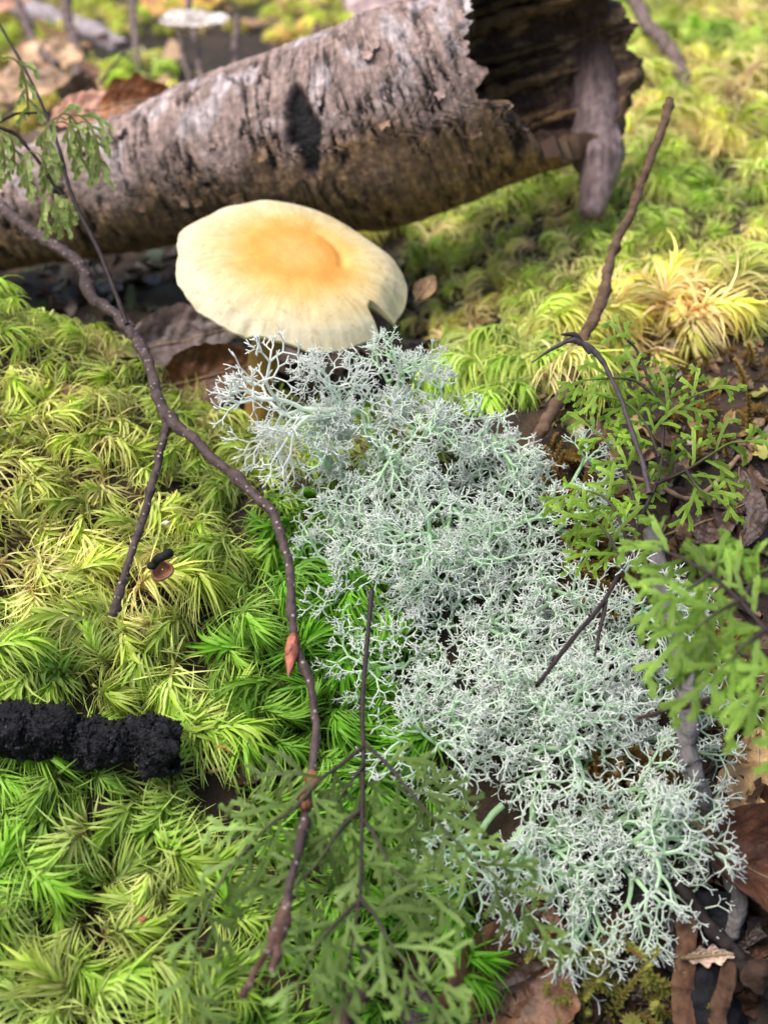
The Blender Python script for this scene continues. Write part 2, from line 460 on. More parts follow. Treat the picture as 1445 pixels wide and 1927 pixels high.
# splintered ledges of rotted wood inside the hollow
for k in range(9):
    a = math.radians(rng.uniform(110, 235)); f0 = rng.uniform(0.65, 0.70); f1 = rng.uniform(0.78, 0.86)
    n = 26; ii = np.linspace(f0, f1, n) * (NL - 1); i = ii.astype(int)
    r = cr_[i] * (0.70 + 0.03 * rng.normal()); a_ = a + np.linspace(0, rng.uniform(-.25, .25), n)
    pc = cc[i] + r[:, None] * (np.cos(a_)[:, None] * e1[i] + np.sin(a_)[:, None] * e2[i])
    b = MB(); b.tube(pc, 0.2 * np.sin(np.linspace(.25, 3.0, n)) * rng.uniform(.6, 1.2), 8, np.array((0.19, 0.115, 0.055)) * rng.uniform(.35, 1.0), jit=1.2)
    b.build('rot_ledge', M_wood, log)
# the branch stub that props the broken end up
st = spline([P(1120, 60, 31.2), P(1116, 140, 30.9), P(1120, 235, 30.5), P(1126, 315, 30.2), P(1112, 405, 30.0)], 60)
sr = np.interp(np.linspace(0, 1, 60), [0, .25, .6, .72, .78, 1], [.6, .72, .66, .7, .52, .33])
b = MB(); s_col = mix(np.array((0.06, 0.036, 0.028)), np.array((0.19, 0.135, 0.135)), sstep(.2, .6, np.linspace(0, 1, 60)))
b.tube(st, sr, 40, s_col, jit=0.12)
vst = np.vstack(b.v); b.build('branch_stub', M_bark, log, attr=np.stack([vst[:, 0] * .8, vst[:, 2] * .22, vst[:, 1] * .8], 1))
# flakes of bark lifting off
def flake(c, n, tdir, w, h, col):
    m = MB(); k = 6
    s_ = np.linspace(-1, 1, k)
    e = nrm(np.cross(n, tdir)); g_ = []
    for a in np.linspace(0, 1, k):
        ww = w * (1 - 0.3 * a + 0.25 * rng.random())
        g_.append([c + tdir * (x * ww) - e * (a * h) * (1 + .15 * rng.normal()) + n * (0.02 + 0.22 * h * a * a + .03 * x * x + .01 * rng.normal()) for x in s_])
    g1 = np.array(g_); g2 = g1 - n * 0.03
    m.grid(g1, col); m.grid(g2[::-1], col)
    ring = lambda q: np.concatenate([q[0], q[1:, -1], q[-1, :-1][::-1], q[1:-1, 0][::-1]])
    m.grid(np.stack([ring(g1), ring(g2)]), col, wrap=True)
    return m
fk = 0
while fk < 46:
    i = rng.integers(int(NL * .25), int(NL * .985)); j = int(rng.uniform(-48, 58) / 360 * NA) % NA
    n = nrm(np.cos(th[j]) * E1[i, j] + np.sin(th[j]) * E2[i, j]); c = V[i, j]
    if scar[i, j] > .1: continue
    up_ = nrm(np.cross(tt[min(int(idx[i, j]), NL - 1)], n)); up_ *= np.sign(up_[2])
    td = tt[min(int(idx[i, j]), NL - 1)]
    col = np.clip(lc[i, j] * 1.25, 0.08, .6)
    e = np.cross(n, td)
    if e[2] < 0: td = -td
    flake(c, n, td, rng.uniform(.05, .17), rng.uniform(.1, .3), col).build('bark_flake', M_wood, log); fk += 1

# ------------------------------------------------------------------ mushroom
capc = P(556, 482, 24.8)
R1 = Matrix.Rotation(math.radians(13), 3, 'X'); R2 = Matrix.Rotation(math.radians(14), 3, 'Y')
MC = np.array(R2 @ R1)
nr, na = 80, 300
r = np.linspace(0, 1, nr)[:, None]; a = np.linspace(0, 2 * math.pi, na, endpoint=False)[None]
r, a = np.broadcast_arrays(r, a)
thn = math.radians(-27)                                  # where the margin is torn (angle from +x)
da = (a - thn + math.pi) % (2 * math.pi) - math.pi
rim = 1 + 0.018 * np.sin(5 * a + 1) + 0.012 * np.sin(9 * a) + 0.02 * fbm(np.stack([np.cos(a) * 3, np.sin(a) * 3, 0 * a], -1).reshape(-1, 3), 4).reshape(a.shape)
rim = rim * (1 - 0.25 * np.clip(1 - np.abs((da + .02 * np.sin(31 * a)) / 0.125)**2.4, 0, 1))
RC = 2.68
rho = r * rim * RC; rn = r * rim
hc = 0.11 * sstep(.62, .10, rn + .05 * np.sin(2 * a + .5)) - 1.9 * np.clip(rn - .55, 0, 1)**2 - .55 * np.clip(rn - .88, 0, 1)
hc = hc - 0.09 * np.exp(-((rn - .40 - .05 * np.sin(a)) / .045)**2) * sstep(.55, .95, np.cos(a - .75))
hc = hc + 0.07 * rn**3 * np.sin(4 * a + .6) + 0.022 * rn**4 * np.sin(11 * a + 2 * np.sin(3 * a)) - .10 * sstep(.8, 1, rn) * np.exp(-((a - 4.45) / .035)**2) + 0.03 * fbm(np.stack([rho * np.cos(a), rho * np.sin(a), 0 * a], -1).reshape(-1, 3) * 1.2, 3).reshape(a.shape)
hc = hc - 0.30 * sstep(.75, 1, rn) * np.exp(-((da - .33) / .2)**2)         # the lobe beside the tear droops
loc = np.stack([rho * np.cos(a) * 1.0, rho * np.sin(a) * 0.98, hc], -1)
fib = fbm(np.stack([np.cos(a) * 22, np.sin(a) * 22, rn * 3.5], -1).reshape(-1, 3), 3).reshape(a.shape)
pits = sstep(.5, .75, fbm(loc.reshape(-1, 3) * 3.1 + 8, 3).reshape(a.shape)) * sstep(.3, .55, rn)
blot = fbm(loc.reshape(-1, 3) * 1.6, 4).reshape(a.shape)
c0, c1, c2, c3 = np.array((.72, .31, .055)), np.array((.68, .44, .14)), np.array((.64, .51, .26)), np.array((.61, .54, .36))
w = rn + 0.06 * blot + 0.03 * fib
cc_ = mix(np.array((.76, .38, .11)), c0, sstep(.1, .36, w)); cc_ = mix(cc_, c1, sstep(.28, .60, w)); cc_ = mix(cc_, c2, sstep(.48, .72, w)); cc_ = mix(cc_, c3, sstep(.7, .92, w))
cc_ = cc_ * (1 + 0.22 * np.clip(fib, -1, 1) * sstep(.35, .9, rn) + .05 * blot)[..., None]
speck = sstep(.42, .6, fbm(loc.reshape(-1, 3) * np.array((7, 7, 7)), 2).reshape(a.shape)) * sstep(.35, .6, rn)
cc_ = mix(cc_, np.array((.30, .18, .08)), .8 * sstep(.975, 1, r) * sstep(.15, .09, np.abs(da))); cc_ = mix(cc_, np.array((.45, .33, .16)), .5 * speck); cc_ = mix(cc_, np.array((.5, .38, .2)), .45 * pits)
top = capc + loc @ MC.T
thick = (0.34 * (1 - rn**2.2) + 0.045)
under = capc + (loc - np.stack([0 * a, 0 * a, thick], -1)) @ MC.T
under_rim = under[-1]
stem_base = np.array(P(478, 765, 25.4)); stem_base[2] = HF(stem_base[0], stem_base[1]) - .1
mush = thing('mushroom', 'cream mushroom with an orange centre and torn margin leaning beside the log', 'mushroom', stem_base)
b = MB(); b.grid(top, np.clip(cc_, 0, 1), wrap=True)
b.grid(np.stack([top[-1], under[-1]]), c3 * .9, wrap=True)
cap_o = b.build('cap', M_cap, mush)
b = MB(); b.grid(under[::-1], (0.36, 0.22, 0.10), wrap=True); b.build('cap_underside', M_cap, mush)
gl = MB()
for k in range(90):
    j = int(k * na / 90); s_ = np.linspace(int(nr * (.16 if k % 2 else .45)), int(nr * .97), 12).astype(int)
    p0 = under[s_, j]; p1 = p0 - (MC @ np.array((0, 0, 1))) * (0.24 * np.sin(np.linspace(.2, 3.0, 12)))[:, None]
    gl.grid(np.stack([p0, p1]), (0.42, 0.27, 0.12))
go_ = gl.build('gills', M_cap, mush); go_['kind'] = 'stuff'
sp = spline([capc - MC @ np.array((0, 0, .25)), P(520, 600, 24.9), P(494, 680, 25.2), stem_base], 40)
b = MB(); b.tube(sp, np.interp(np.linspace(0, 1, 40), [0, .2, 1], [.42, .29, .34]), 20, mix(np.array((.42, .26, .06)), np.array((.33, .19, .05)), np.linspace(0, 1, 40)), jit=.1)
b.build('stem', M_cap, mush)

# ------------------------------------------------------------------ reindeer lichen
MINT, MILK, SNOW = np.array((0.54, 0.79, 0.46)), np.array((0.74, 0.91, 0.70)), np.array((0.92, 0.95, 0.90))
def podetium(length=0.5, rad=0.07, depth=8, ratio=0.79, seed=0, tone=0.0, spread=38, up=0.12):
    R_ = random.Random(seed); m = MB()
    def grow(p, d, L, r_, k):
        n = 4 if k < 5 else 3
        bend = np.array([R_.gauss(0, .28) for _ in range(3)])
        pts = [p]; dd = d
        for i in range(n - 1):
            dd = nrm(dd + bend / (n - 1) + np.array((0, 0, up / (n - 1)))); pts.append(pts[-1] + dd * L / (n - 1))
        r1 = max(r_ * .82, 0.020)
        f0 = min(1, max(0, (k - .5) / depth + tone)); f1 = min(1, max(0, (k + .6) / depth + tone))
        cl_ = lambda f: mix(MINT, MILK, f / .45) if f < .45 else mix(MILK, SNOW, (f - .45) / .55)
        cols = np.array([cl_(f0 + (f1 - f0) * i / (n - 1)) for i in range(n)])
        m.tube(np.array(pts), np.linspace(r_, r1 if k < depth else .014, n), 6 if k < 3 else (4 if k < 6 else 3), cols, cap=(k == depth))
        if k >= depth: return
        kids = 3 if R_.random() < (.28 if k < depth - 1 else .5) else 2
        az = R_.uniform(0, 6.28); a_ = nrm(np.cross(dd, (0.3, .5, .8))); b_ = np.cross(dd, a_)
        for j in range(kids):
            if k > 3 and R_.random() < .06: continue
            ph = az + j * 6.283 / kids + R_.gauss(0, .25); sp_ = math.radians(spread * R_.uniform(.6, 1.3))
            nd = nrm(dd * math.cos(sp_) + (a_ * math.cos(ph) + b_ * math.sin(ph)) * math.sin(sp_))
            grow(pts[-1] - dd * r_ * .3, nd, L * ratio * R_.uniform(.75, 1.2), max(r_ * .77, 0.020), k + 1)
    grow(np.zeros(3), np.array((0, 0, 1.0)), length, rad, 0)
    return m
pod_small = [podetium(.46, .058, 6, .80, 100 + i, .02, 44).mesh('lichen_branch', M_lich) for i in range(12)]
pod_white = [podetium(.46, .058, 6, .80, 200 + i, .32, 44).mesh('lichen_branch', M_lich) for i in range(8)]
pod_long = [podetium(.85, .088, 7, .77, 300 + i, -.05, 40, .05).mesh('lichen_branch', M_lich) for i in range(10)]
pod_lw = [podetium(.85, .075, 7, .77, 400 + i, .62, 38, .05).mesh('lichen_branch', M_lich) for i in range(4)]

def orient(d, spin):
    return (Vector(d).to_track_quat('Z', 'Y').to_matrix() @ Matrix.Rotation(spin, 3, 'Z'))
def put(parent, mesh, pos, d, scale, name='lichen_branch'):
    o = bpy.data.objects.new(name, mesh); COL.objects.link(o); o.parent = parent
    mw = orient(d, rng.uniform(0, 6.28)).to_4x4() @ Matrix.Scale(scale, 4)
    o.matrix_local = Matrix.Translation(Vector((np.asarray(pos) - np.array(parent['_o'])) * S)) @ mw
    return o
def inside(px, py, poly):
    c = False; j = len(poly) - 1
    for i in range(len(poly)):
        (xi, yi), (xj, yj) = poly[i], poly[j]
        if (yi > py) != (yj > py) and px < (xj - xi) * (py - yi) / (yj - yi) + xi: c = not c
        j = i
    return c
def fill(poly, n, mind, tries=6000):
    xs = [p[0] for p in poly]; ys = [p[1] for p in poly]; out = []
    for _ in range(tries):
        p = (rng.uniform(min(xs), max(xs)), rng.uniform(min(ys), max(ys)))
        if inside(*p, poly) and all((p[0] - q[0])**2 + (p[1] - q[1])**2 > mind * mind for q in out): out.append(p)
        if len(out) >= n: break
    return out
def surf_n(x, y):
    e = .8; return nrm((-(HF(x + e, y) - HF(x - e, y)) / (2 * e), -(HF(x, y + e) - HF(x, y - e)) / (2 * e), 1))
LB = 0.38
MAINP = [(640, 790), (700, 720), (770, 700), (850, 760), (930, 820), (1010, 870), (1030, 960), (1050, 1050), (1080, 1130),
         (1200, 1230), (1260, 1330), (1230, 1410), (1130, 1430), (1000, 1440), (900, 1400), (810, 1330), (770, 1230), (670, 1180), (630, 1140), (640, 1040), (620, 930), (640, 850)]
main = thing('reindeer_lichen', 'large bushy cushion of pale mint and white reindeer lichen below the mushroom', 'lichen', Pg(900, 1100, 0))
cen = np.array((880, 1060))
for px, py in fill(MAINP, 165, 40, 30000):
    p = Pg(px, py, LB)
    if (p - CAM) @ FW > 21.3: p = P(px, py, 21.3 + .3 * rng.normal())
    n = nrm(surf_n(p[0], p[1]) * .5 + np.array((0, -.2, .45)))
    out = np.array((px - cen[0], 0, 0)) / 600
    d = nrm(n * 1.0 + np.array((0, -.35, .1)) + out * .7 + rng.normal(size=3) * .3)
    wh = 1 - inside(px, py, [(620, 850), (760, 760), (850, 900), (830, 1050), (700, 1100)]) * .7
    msh = pod_white[rng.integers(8)] if rng.random() < .5 * wh * (1 if py < 1000 else .6) else pod_small[rng.integers(12)]
    put(main, msh, p - d * .3, d, rng.uniform(.55, .86))
for px, py, dx, dy, dz, s_ in [(1000, 1010, .9, -.3, .35, .8), (1040, 930, .8, -.1, .6, .7), (660, 900, -.9, -.3, .3, .85), (680, 1080, -.9, -.4, .2, .8), (750, 725, .1, -.2, 1, .55),
                               (760, 1250, -.8, -.5, .1, .75), (1200, 1280, .9, -.4, .2, .75), (1150, 1200, .5, -.5, .6, .8), (860, 1330, -.4, -.7, 0, .8), (1000, 1250, .3, -.9, .3, .8), (820, 1000, -.5, -.7, .4, .9), (1180, 1380, .7, -.6, 0, .8)]:
    q_ = Pg(px, py, .5); q_ = q_ if (q_ - CAM) @ FW < 21.2 else P(px, py, 21.2)
    put(main, pod_long[rng.integers(10)], q_, nrm((dx, dy, dz)), s_ * .78)
for px, py in fill(MAINP, 30, 95):
    p = Pg(px, py, .45)
    if (p - CAM) @ FW > 21: p = P(px, py, 20.9)
    put(main, pod_long[rng.integers(10)], p, nrm((rng.normal() * .7, -.7, .25 + .5 * rng.normal())), rng.uniform(.5, .68))
arm = thing('reindeer_lichen', 'bone white tuft of reindeer lichen reaching out below the mushroom stem', 'lichen', Pg(610, 800, 0))
for px, py, dd, dx, dy, dz, s_ in [(668, 772, 20.6, -1, -.05, -.05, .84), (665, 765, 20.8, -.35, 0, .8, .42), (660, 780, 20.5, -.95, -.2, -.12, .62), (675, 770, 20.9, -.2, 0, .95, .44), (650, 785, 20.6, -.9, -.3, 0, .5)]:
    put(arm, pod_lw[rng.integers(4)], P(px - 28, py, dd), nrm((dx, dy, dz)), s_)
for px, py in [(640, 810), (655, 800), (640, 790), (670, 775)]:
    p = P(px, py, 21.0); put(arm, pod_white[rng.integers(8)], p, nrm((-.4, -.6, .4)), .55)
low = thing('reindeer_lichen', 'open mint green spray of reindeer lichen overhanging the leaf litter', 'lichen', Pg(1120, 1560, 0))
for px, py, dx, dy, dz, s_ in [(1060, 1500, -.2, -.8, -.35, 1.0), (1090, 1540, .35, -.7, -.6, 1.1), (1000, 1520, -.8, -.5, -.1, 1.0), (1150, 1540, .8, -.5, .05, 1.0), (1180, 1570, .9, -.5, -.1, 1.05),
                               (1040, 1560, -.5, -.8, -.4, 1.0), (1130, 1560, .1, -.6, -.8, 1.15), (1100, 1620, .2, -.6, -.8, 1.0), (960, 1560, -.9, -.4, -.3, .85), (1200, 1500, .6, -.3, .5, .8), (1050, 1620, -.1, -.7, -.7, .85), (1200, 1600, .6, -.6, -.5, .9), (1150, 1660, .3, -.6, -.8, .8)]:
    put(low, pod_long[rng.integers(10)], Pg(px - 55, py - 5, .5), nrm((dx, dy, dz)), s_ * .72)
for px, py in fill([(980, 1500), (1220, 1500), (1220, 1600), (1130, 1670), (1020, 1630), (960, 1570)], 26, 36):
    p = Pg(px, py, .1); put(low, pod_small[rng.integers(12)], p, nrm((rng.normal() * .3, -.6, .5)), rng.uniform(.6, .8))

# ------------------------------------------------------------------ moss
FRESH, LIME, PALE, STRAW, RUST = np.array((.22, .44, .015)), np.array((.54, .70, .07)), np.array((.72, .78, .27)), np.array((.60, .52, .26)), np.array((.24, .10, .035))
def moss_shoot(seed, nleaf=46, L=1.15, leaf=.85, rings=6, wide=.54, lush=0.5):
    R_ = np.random.default_rng(seed); m = MB()
    t = np.linspace(0, 1, 9); sc_ = np.stack([.42 * L * t**2.2, .05 * R_.normal() * t, L * (t - .22 * t**3)], 1)
    m.tube(sc_[:8], np.linspace(.035, .018, 8), 4, mix(RUST, STRAW, np.linspace(0, 1, 8)), cap=False)
    for i in range(nleaf):
        f = .12 + .88 * (i / (nleaf - 1))**.75
        p = np.array([np.interp(f, t, sc_[:, k]) for k in range(3)]); tg = nrm(np.array((.9 * f**1.2, 0, 1 - .6 * f * f)))
        az = i * 2.39996 + R_.normal() * .3
        a_ = nrm(np.cross(tg, (0, 1, .01))); b_ = np.cross(tg, a_)
        radial = a_ * math.cos(az) + b_ * math.sin(az)
        open_ = .95 - .75 * f
        d0 = nrm(tg * (.55 + .6 * f) + radial * open_)
        sec = nrm(np.array((.66, 0, -.55 - .4 * (f > .7))) + R_.normal(size=3) * .24 + radial * (.8 - .4 * f))
        ll = leaf * (.6 + .45 * math.sin(min(1, f * 1.05) * 2.2)) * R_.uniform(.8, 1.15)
        s_ = np.linspace(0, 1, rings); pts = [p]
        for k in range(1, rings):
            q_ = (k - .5) / (rings - 1); pts.append(pts[-1] + nrm(d0 * (1 - q_)**1.3 + sec * q_ * 1.5 + np.array((0, 0, -1.1)) * max(0, q_ - .5)) * ll / (rings - 1))
        pts = np.array(pts); tn = np.gradient(pts, axis=0); tn /= np.linalg.norm(tn, axis=1)[:, None]
        nn_ = nrm(radial + .4 * np.array((-.2, 0, 1))); side = np.cross(tn, nn_); side /= np.linalg.norm(side, axis=1)[:, None] + 1e-9
        w_ = wide * (.052 if f < .8 else .066) * np.array([.8, 1, .8, .52, .26, .05])[:rings] if rings == 6 else wide * .06 * np.linspace(1, .05, rings)
        w_ = w_[:, None]; mid = pts - np.cross(side, tn) * w_ * .5
        youth = sstep(.45, .95, f + .12 * R_.normal())
        base = mix(mix(STRAW, PALE, R_.random()), mix(FRESH, LIME, .25 + .4 * R_.random()), youth)
        tip = mix(PALE * (.75 + .35 * R_.random()), mix(LIME, PALE, .35 + .5 * R_.random()), youth)
        if f < .3: base = mix(RUST, STRAW, R_.random())
        base = mix(base, FRESH * 1.3, lush * .5 * (f > .3)); tip = mix(tip, LIME, lush * .4)
        cs = mix(base, tip, s_**.8)
        m.grid(np.stack([pts - side * w_, mid, pts + side * w_], 1), np.repeat(cs[:, None], 3, 1))
    return m
shoots = [moss_shoot(i, 84 + 6 * (i % 3), 1.0 + .12 * (i % 4), .66 + .07 * (i % 5), lush=.05 + .14 * (i % 6)) for i in range(14)]
shoot_mesh = [s.mesh('moss_shoot', M_moss) for s in shoots]
lites = [moss_shoot(50 + i, 40, 1.0, .72, 5, .68, .1 + .1 * i) for i in range(8)]

def tint(x, y):
    n = .5 * math.sin(x * .55 + 1.3 * math.sin(y * .31)) * math.sin(y * .47 + .9 * math.sin(x * .4 + 1)); r_ = rng.normal() * .12
    k = np.clip(.5 + .9 * n + r_ + (.25 if x < -2 and y > 15.5 else 0) - (.28 if y < 13.5 else 0), 0, 1)
    t_ = mix(np.array((.68, .95, .6)), np.array((1.38, 1.17, 1.45)), k)
    deep = float(sstep(-3.6, -1.8, x) * sstep(19.5, 17.0, y))  # deeper green moss by the fern and lichen, with their shadow painted into the tint
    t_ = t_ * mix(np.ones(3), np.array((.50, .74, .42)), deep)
    return t_ * rng.uniform(.62, 1.18)

EXCL = [[(250, 560), (330, 470), (800, 500), (800, 640), (600, 760), (480, 780), (330, 740)],
        [(600, 830), (820, 700), (1060, 900), (1250, 1250), (1330, 1500), (1180, 1700), (960, 1640), (930, 1450), (700, 1260), (600, 1150), (610, 1000), (560, 900)],
        [(-50, 1350), (310, 1375), (315, 1400), (280, 1402), (-50, 1375)]]
def moss_at(x, y):
    """is there living moss here, in the place's own coordinates"""
    if y < 23.5 and x < 1.2 and y > 4: return True
    if x < -6.2 and y < 28 and rng.random() < .6: return True
    if x > 1.0 and y > 20.6 and x + (y - 21.5) * .5 > 2.2 and not (x > 4.2 and y < 23.6): return True
    return False
cells = []
for yy in np.arange(5, 62, .48):
    stp = .48 if yy < 26 else .68
    for xx in np.arange(-15, 26, stp):
        x = xx + rng.uniform(-.24, .24); y = yy + rng.uniform(-.24, .24)
        if yy > 30 and rng.random() < (.35 if yy < 34 else .68): continue
        if moss_at(x, y) and abs(x) < y * .42 + 6: cells.append((x, y))
extra = []
for yy in np.arange(5, 23.5, .8):
    for xx in np.arange(-13, 1.2, .8):
        x = xx + rng.uniform(-.3, .3); y = yy + rng.uniform(-.3, .3)
        if abs(x) < y * .42 + 4: extra.append((0, x, y, HF(x, y) - .5))
near, rest = [], []
for x, y in cells:
    z = HF(x, y); ux, uy = pix(np.array((x, y, z + .6))); dep = (np.array((x, y, z)) - CAM) @ FW
    vis = -40 < ux < 1490 and 60 < uy < 1980
    ex = any(inside(ux, uy, e) for e in EXCL)
    if ex and (inside(ux, uy, EXCL[0]) or inside(ux, uy, EXCL[2]) or rng.random() < .6): continue
    lowfern = 420 < ux < 900 and uy > 1440
    (near if vis and not lowfern else rest).append((dep, x, y, z, ux, uy))
near.sort()
lit = [q_ for q_ in near if q_[1] < 1.3]; rit = [q_ for q_ in near if q_[1] >= 1.3]
def thin(l, n):
    l = list(l)
    if len(l) <= n: return l, []
    keep = sorted(l)[:int(n)]; s_ = set(keep); return keep, [q_ for q_ in l if q_ not in s_]
litk, l2 = thin(lit, 205); ritk, r2 = thin(rit, 90)
def pose(x, y):
    az = math.radians(-90 + rng.normal() * 80)                # leaves sweep downhill, toward the viewer
    n = surf_n(x, y)
    zdir = nrm(n + np.array((math.cos(az) * .25, math.sin(az) * .25 - .2, 0)) + rng.normal(size=3) * .28)
    xd = np.array((math.cos(az), math.sin(az), 0)); xd = nrm(xd - zdir * np.dot(xd, zdir)); yd = np.cross(zdir, xd)
    return np.stack([xd, yd, zdir], 1)
for grp, lst in ((0, litk), (1, ritk)):
    for dep, x, y, z, ux, uy in lst:
        k = rng.integers(14); o = bpy.data.objects.new('moss_shoot', shoot_mesh[k]); COL.objects.link(o)
        M = Matrix(pose(x, y).tolist()).to_4x4(); s_ = rng.uniform(.75, 1.3) * (1.25 if grp else 1)
        o.matrix_world = Matrix.Translation(Vector((x * S, y * S, (z - .12 + rng.uniform(-.6, .4)) * S))) @ M @ Matrix.Scale(s_, 4)
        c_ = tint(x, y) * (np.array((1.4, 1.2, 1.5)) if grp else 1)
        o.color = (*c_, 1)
        warm = c_[0] / c_[1]
        tone = 'straw tinged' if warm > (1.22 if grp else 1.08) else ('lime green' if warm > (.95 if grp else .8) else 'deep green')
        if grp: where = ('on the hummock just behind the brown bare twig' if ux > 1080 and uy > 380 else 'on the hummock behind the branch stub' if ux > 1080 else 'below the broken end of the log')
        elif uy > 1465 and ux < 400: where = 'on the bank below the black crusted stick'
        elif uy > 1300: where = 'beside the stalks of the hanging filmy fern' if ux >= 345 else 'touching the black crusted stick'
        elif ux > 570: where = 'under the edge of the large lichen cushion'
        elif uy > 1090: where = 'between the black crusted stick and the red bud'
        elif ux > 300: where = 'between the two arms of the forked twig'
        elif uy > 900: where = 'beside the short arm of the forked twig'
        else: where = 'on the bank crest near the narrow pinkish leaf'
        tag(o, tone + ' swept moss shoot ' + where, 'moss', tone + ' moss shoots ' + where)
def carpet(lst, label, src, gain=1.0):
    m = MB()
    for q_ in lst:
        x, y, z = q_[1], q_[2], q_[3]
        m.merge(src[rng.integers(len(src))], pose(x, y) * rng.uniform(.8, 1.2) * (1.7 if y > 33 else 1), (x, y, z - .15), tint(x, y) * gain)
    o = m.build('moss_carpet', M_mossfill); tag(o, label, 'moss', kind='stuff'); return o
def clear(q_):
    ux, uy = pix(np.array((q_[1], q_[2], q_[3] + .5))); return not any(inside(ux, uy, e) for e in EXCL)
rest_l = [q_ for q_ in rest + l2 if q_[1] < 1.3] + [q_ for q_ in extra if clear(q_)]; rest_r = [q_ for q_ in rest + r2 if q_[1] >= 1.3]
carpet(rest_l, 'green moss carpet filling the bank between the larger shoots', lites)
carpet(rest_r, 'pale moss carpet spreading over the hummock behind the broken log', lites, np.array((1.4, 1.2, 1.5)))
# far, blurred moss patches behind the log
far = MB()
for yy in np.arange(36, 150, 1.25):
    for xx in np.arange(-60, 60, 1.3 + yy * .008):
        x = xx + rng.uniform(-.8, .8); y = yy + rng.uniform(-.7, .7)
        if x > 3 and y < 62 or abs(x) > y * .6 + 10: continue
        if fbm(np.array([[x * .07, y * .07, 2.0]]), 2)[0] < -.3: continue
        M = pose(x, y) * rng.uniform(1.0, 2.0)
        far.merge(lites[rng.integers(8)], M, (x, y, HF(x, y) - .2), tint(x, y) * np.array((1.4, 1.25, 1.15)))
tag(far.build('moss_carpet', M_mossfill), 'hazy yellow green moss patches on the forest floor beyond the log', 'moss', kind='stuff')
# short feathery shoots: golden by the birch twig, yellow green under the lichen
def feather(seed, colr, L=.9):
    R_ = np.random.default_rng(seed); m = MB(); n = 60
    for i in range(n):
        f = i / (n - 1); az = i * 2.4; p = np.array((.25 * f * f, 0, L * f)); rd = np.array((math.cos(az), math.sin(az), 0))
        d = nrm(rd * (1 - .5 * f) + np.array((0, 0, .5 + .6 * f))); l_ = .19 * (1.05 - .5 * f) * R_.uniform(.8, 1.2); sd_ = nrm(np.cross(d, (0, 0, 1.0))) * .026
        k = mix(colr * .6, colr * 1.25, f * .7 + .3 * R_.random())
        m.grid(np.array([[p - sd_ * .7, p + sd_ * .7], [p + d * l_ * .5 - sd_, p + d * l_ * .5 + sd_], [p + d * l_ + np.array((0, 0, -.04)), p + d * l_ + np.array((0, 0, -.041))]]), k)
    m.tube(np.array([(0, 0, 0), (.06, 0, L * .5), (.25, 0, L)]), .02, 4, RUST)
    return m
fe_y = [feather(i, np.array((.30, .30, .07))) for i in range(4)]; fe_g = [feather(10 + i, np.array((.29, .19, .055))) for i in range(4)]
for px, py in fill([(1050, 1790), (1130, 1770), (1260, 1850), (1250, 1927), (1060, 1927), (960, 1760)], 34, 26):
    p = Pg(px, py, 0); k = fe_y[rng.integers(4)]
    o = bpy.data.objects.new('feather_moss_shoot', k.me if hasattr(k, 'me') else None) if False else None
    if not hasattr(k, 'me'): k.me = k.mesh('feather_moss_shoot', M_moss)
    o = bpy.data.objects.new('feather_moss_shoot', k.me); COL.objects.link(o)
    o.matrix_world = Matrix.Translation(Vector(p * S)) @ orient(nrm((rng.normal() * .5, -.5 + rng.normal() * .3, .8)), rng.uniform(0, 6)).to_4x4() @ Matrix.Scale(rng.uniform(.8, 1.3), 4)
    o.color = (*(np.array((1, 1, 1)) * rng.uniform(.7, 1.2)), 1)
    tag(o, 'short feathery olive yellow moss shoot under the overhanging lichen spray', 'moss', 'feather moss shoots below the lichen')
gm = MB()
for poly, n in (([(1060, 1000), (1150, 1000), (1180, 1120), (1130, 1200), (1080, 1160)], 60), ([(1270, 1180), (1350, 1220), (1400, 1400), (1370, 1440), (1320, 1430), (1290, 1300)], 70),
                ([(1000, 880), (1100, 830), (1120, 980), (1040, 990)], 30), ([(1100, 1420), (1250, 1420), (1300, 1500), (1100, 1520)], 40), ([(1240, 600), (1445, 520), (1445, 900), (1250, 840)], 40)):
    for px, py in fill(poly, n, 9):
        p = Pg(px, py, 0); gm.merge(fe_g[rng.integers(4)], np.array(orient(nrm((rng.normal() * .5, -.4 + rng.normal() * .3, .8)), rng.uniform(0, 6))) * rng.uniform(.7, 1.2), p, np.array((1, 1, 1)) * rng.uniform(.6, 1.3))
tag(gm.build('golden_moss', M_mossfill), 'golden brown feathery moss growing along the grey twig and bare soil', 'moss', kind='stuff')

# ------------------------------------------------------------------ twigs
def twig_mesh(pts, rad, col, sides=12, n=None, jit=.35, mat=None, nodes=()):
    q_ = np.array([P(*p) if len(p) == 3 else p for p in pts]) if not isinstance(pts, np.ndarray) else pts
    n = n or 26 * len(q_); c = spline(q_, n); s_ = np.linspace(0, 1, n)
    r_ = np.interp(s_, np.linspace(0, 1, len(rad)), rad)
    for k in nodes: r_ = r_ * (1 + .35 * np.exp(-((s_ - k) / .008)**2))
    c = c + .5 * r_[:, None] * np.stack([fbm(np.stack([s_ * n * .045, 0 * s_ + k, 0 * s_], 1), 2) for k in (1.5, 7.5, 3.5)], 1)
    m = MB(); m.tube(c, r_, sides, col, jit=jit); return m, c
TW = np.array((.07, .048, .045))
T1 = [(-90, 330, 28.5), (0, 385, 27.5), (70, 440, 26.6), (150, 500, 25.6), (175, 555, 24.8), (230, 600, 24.0), (275, 680, 22.4), (310, 775, 21.0), (375, 835, 20.4), (460, 910, 19.7), (520, 985, 19.1),
      (548, 1080, 18.5), (556, 1200, 17.8), (585, 1290, 17.3), (593, 1380, 16.9), (582, 1490, 16.1), (563, 1600, 15.2), (540, 1700, 14.5)]
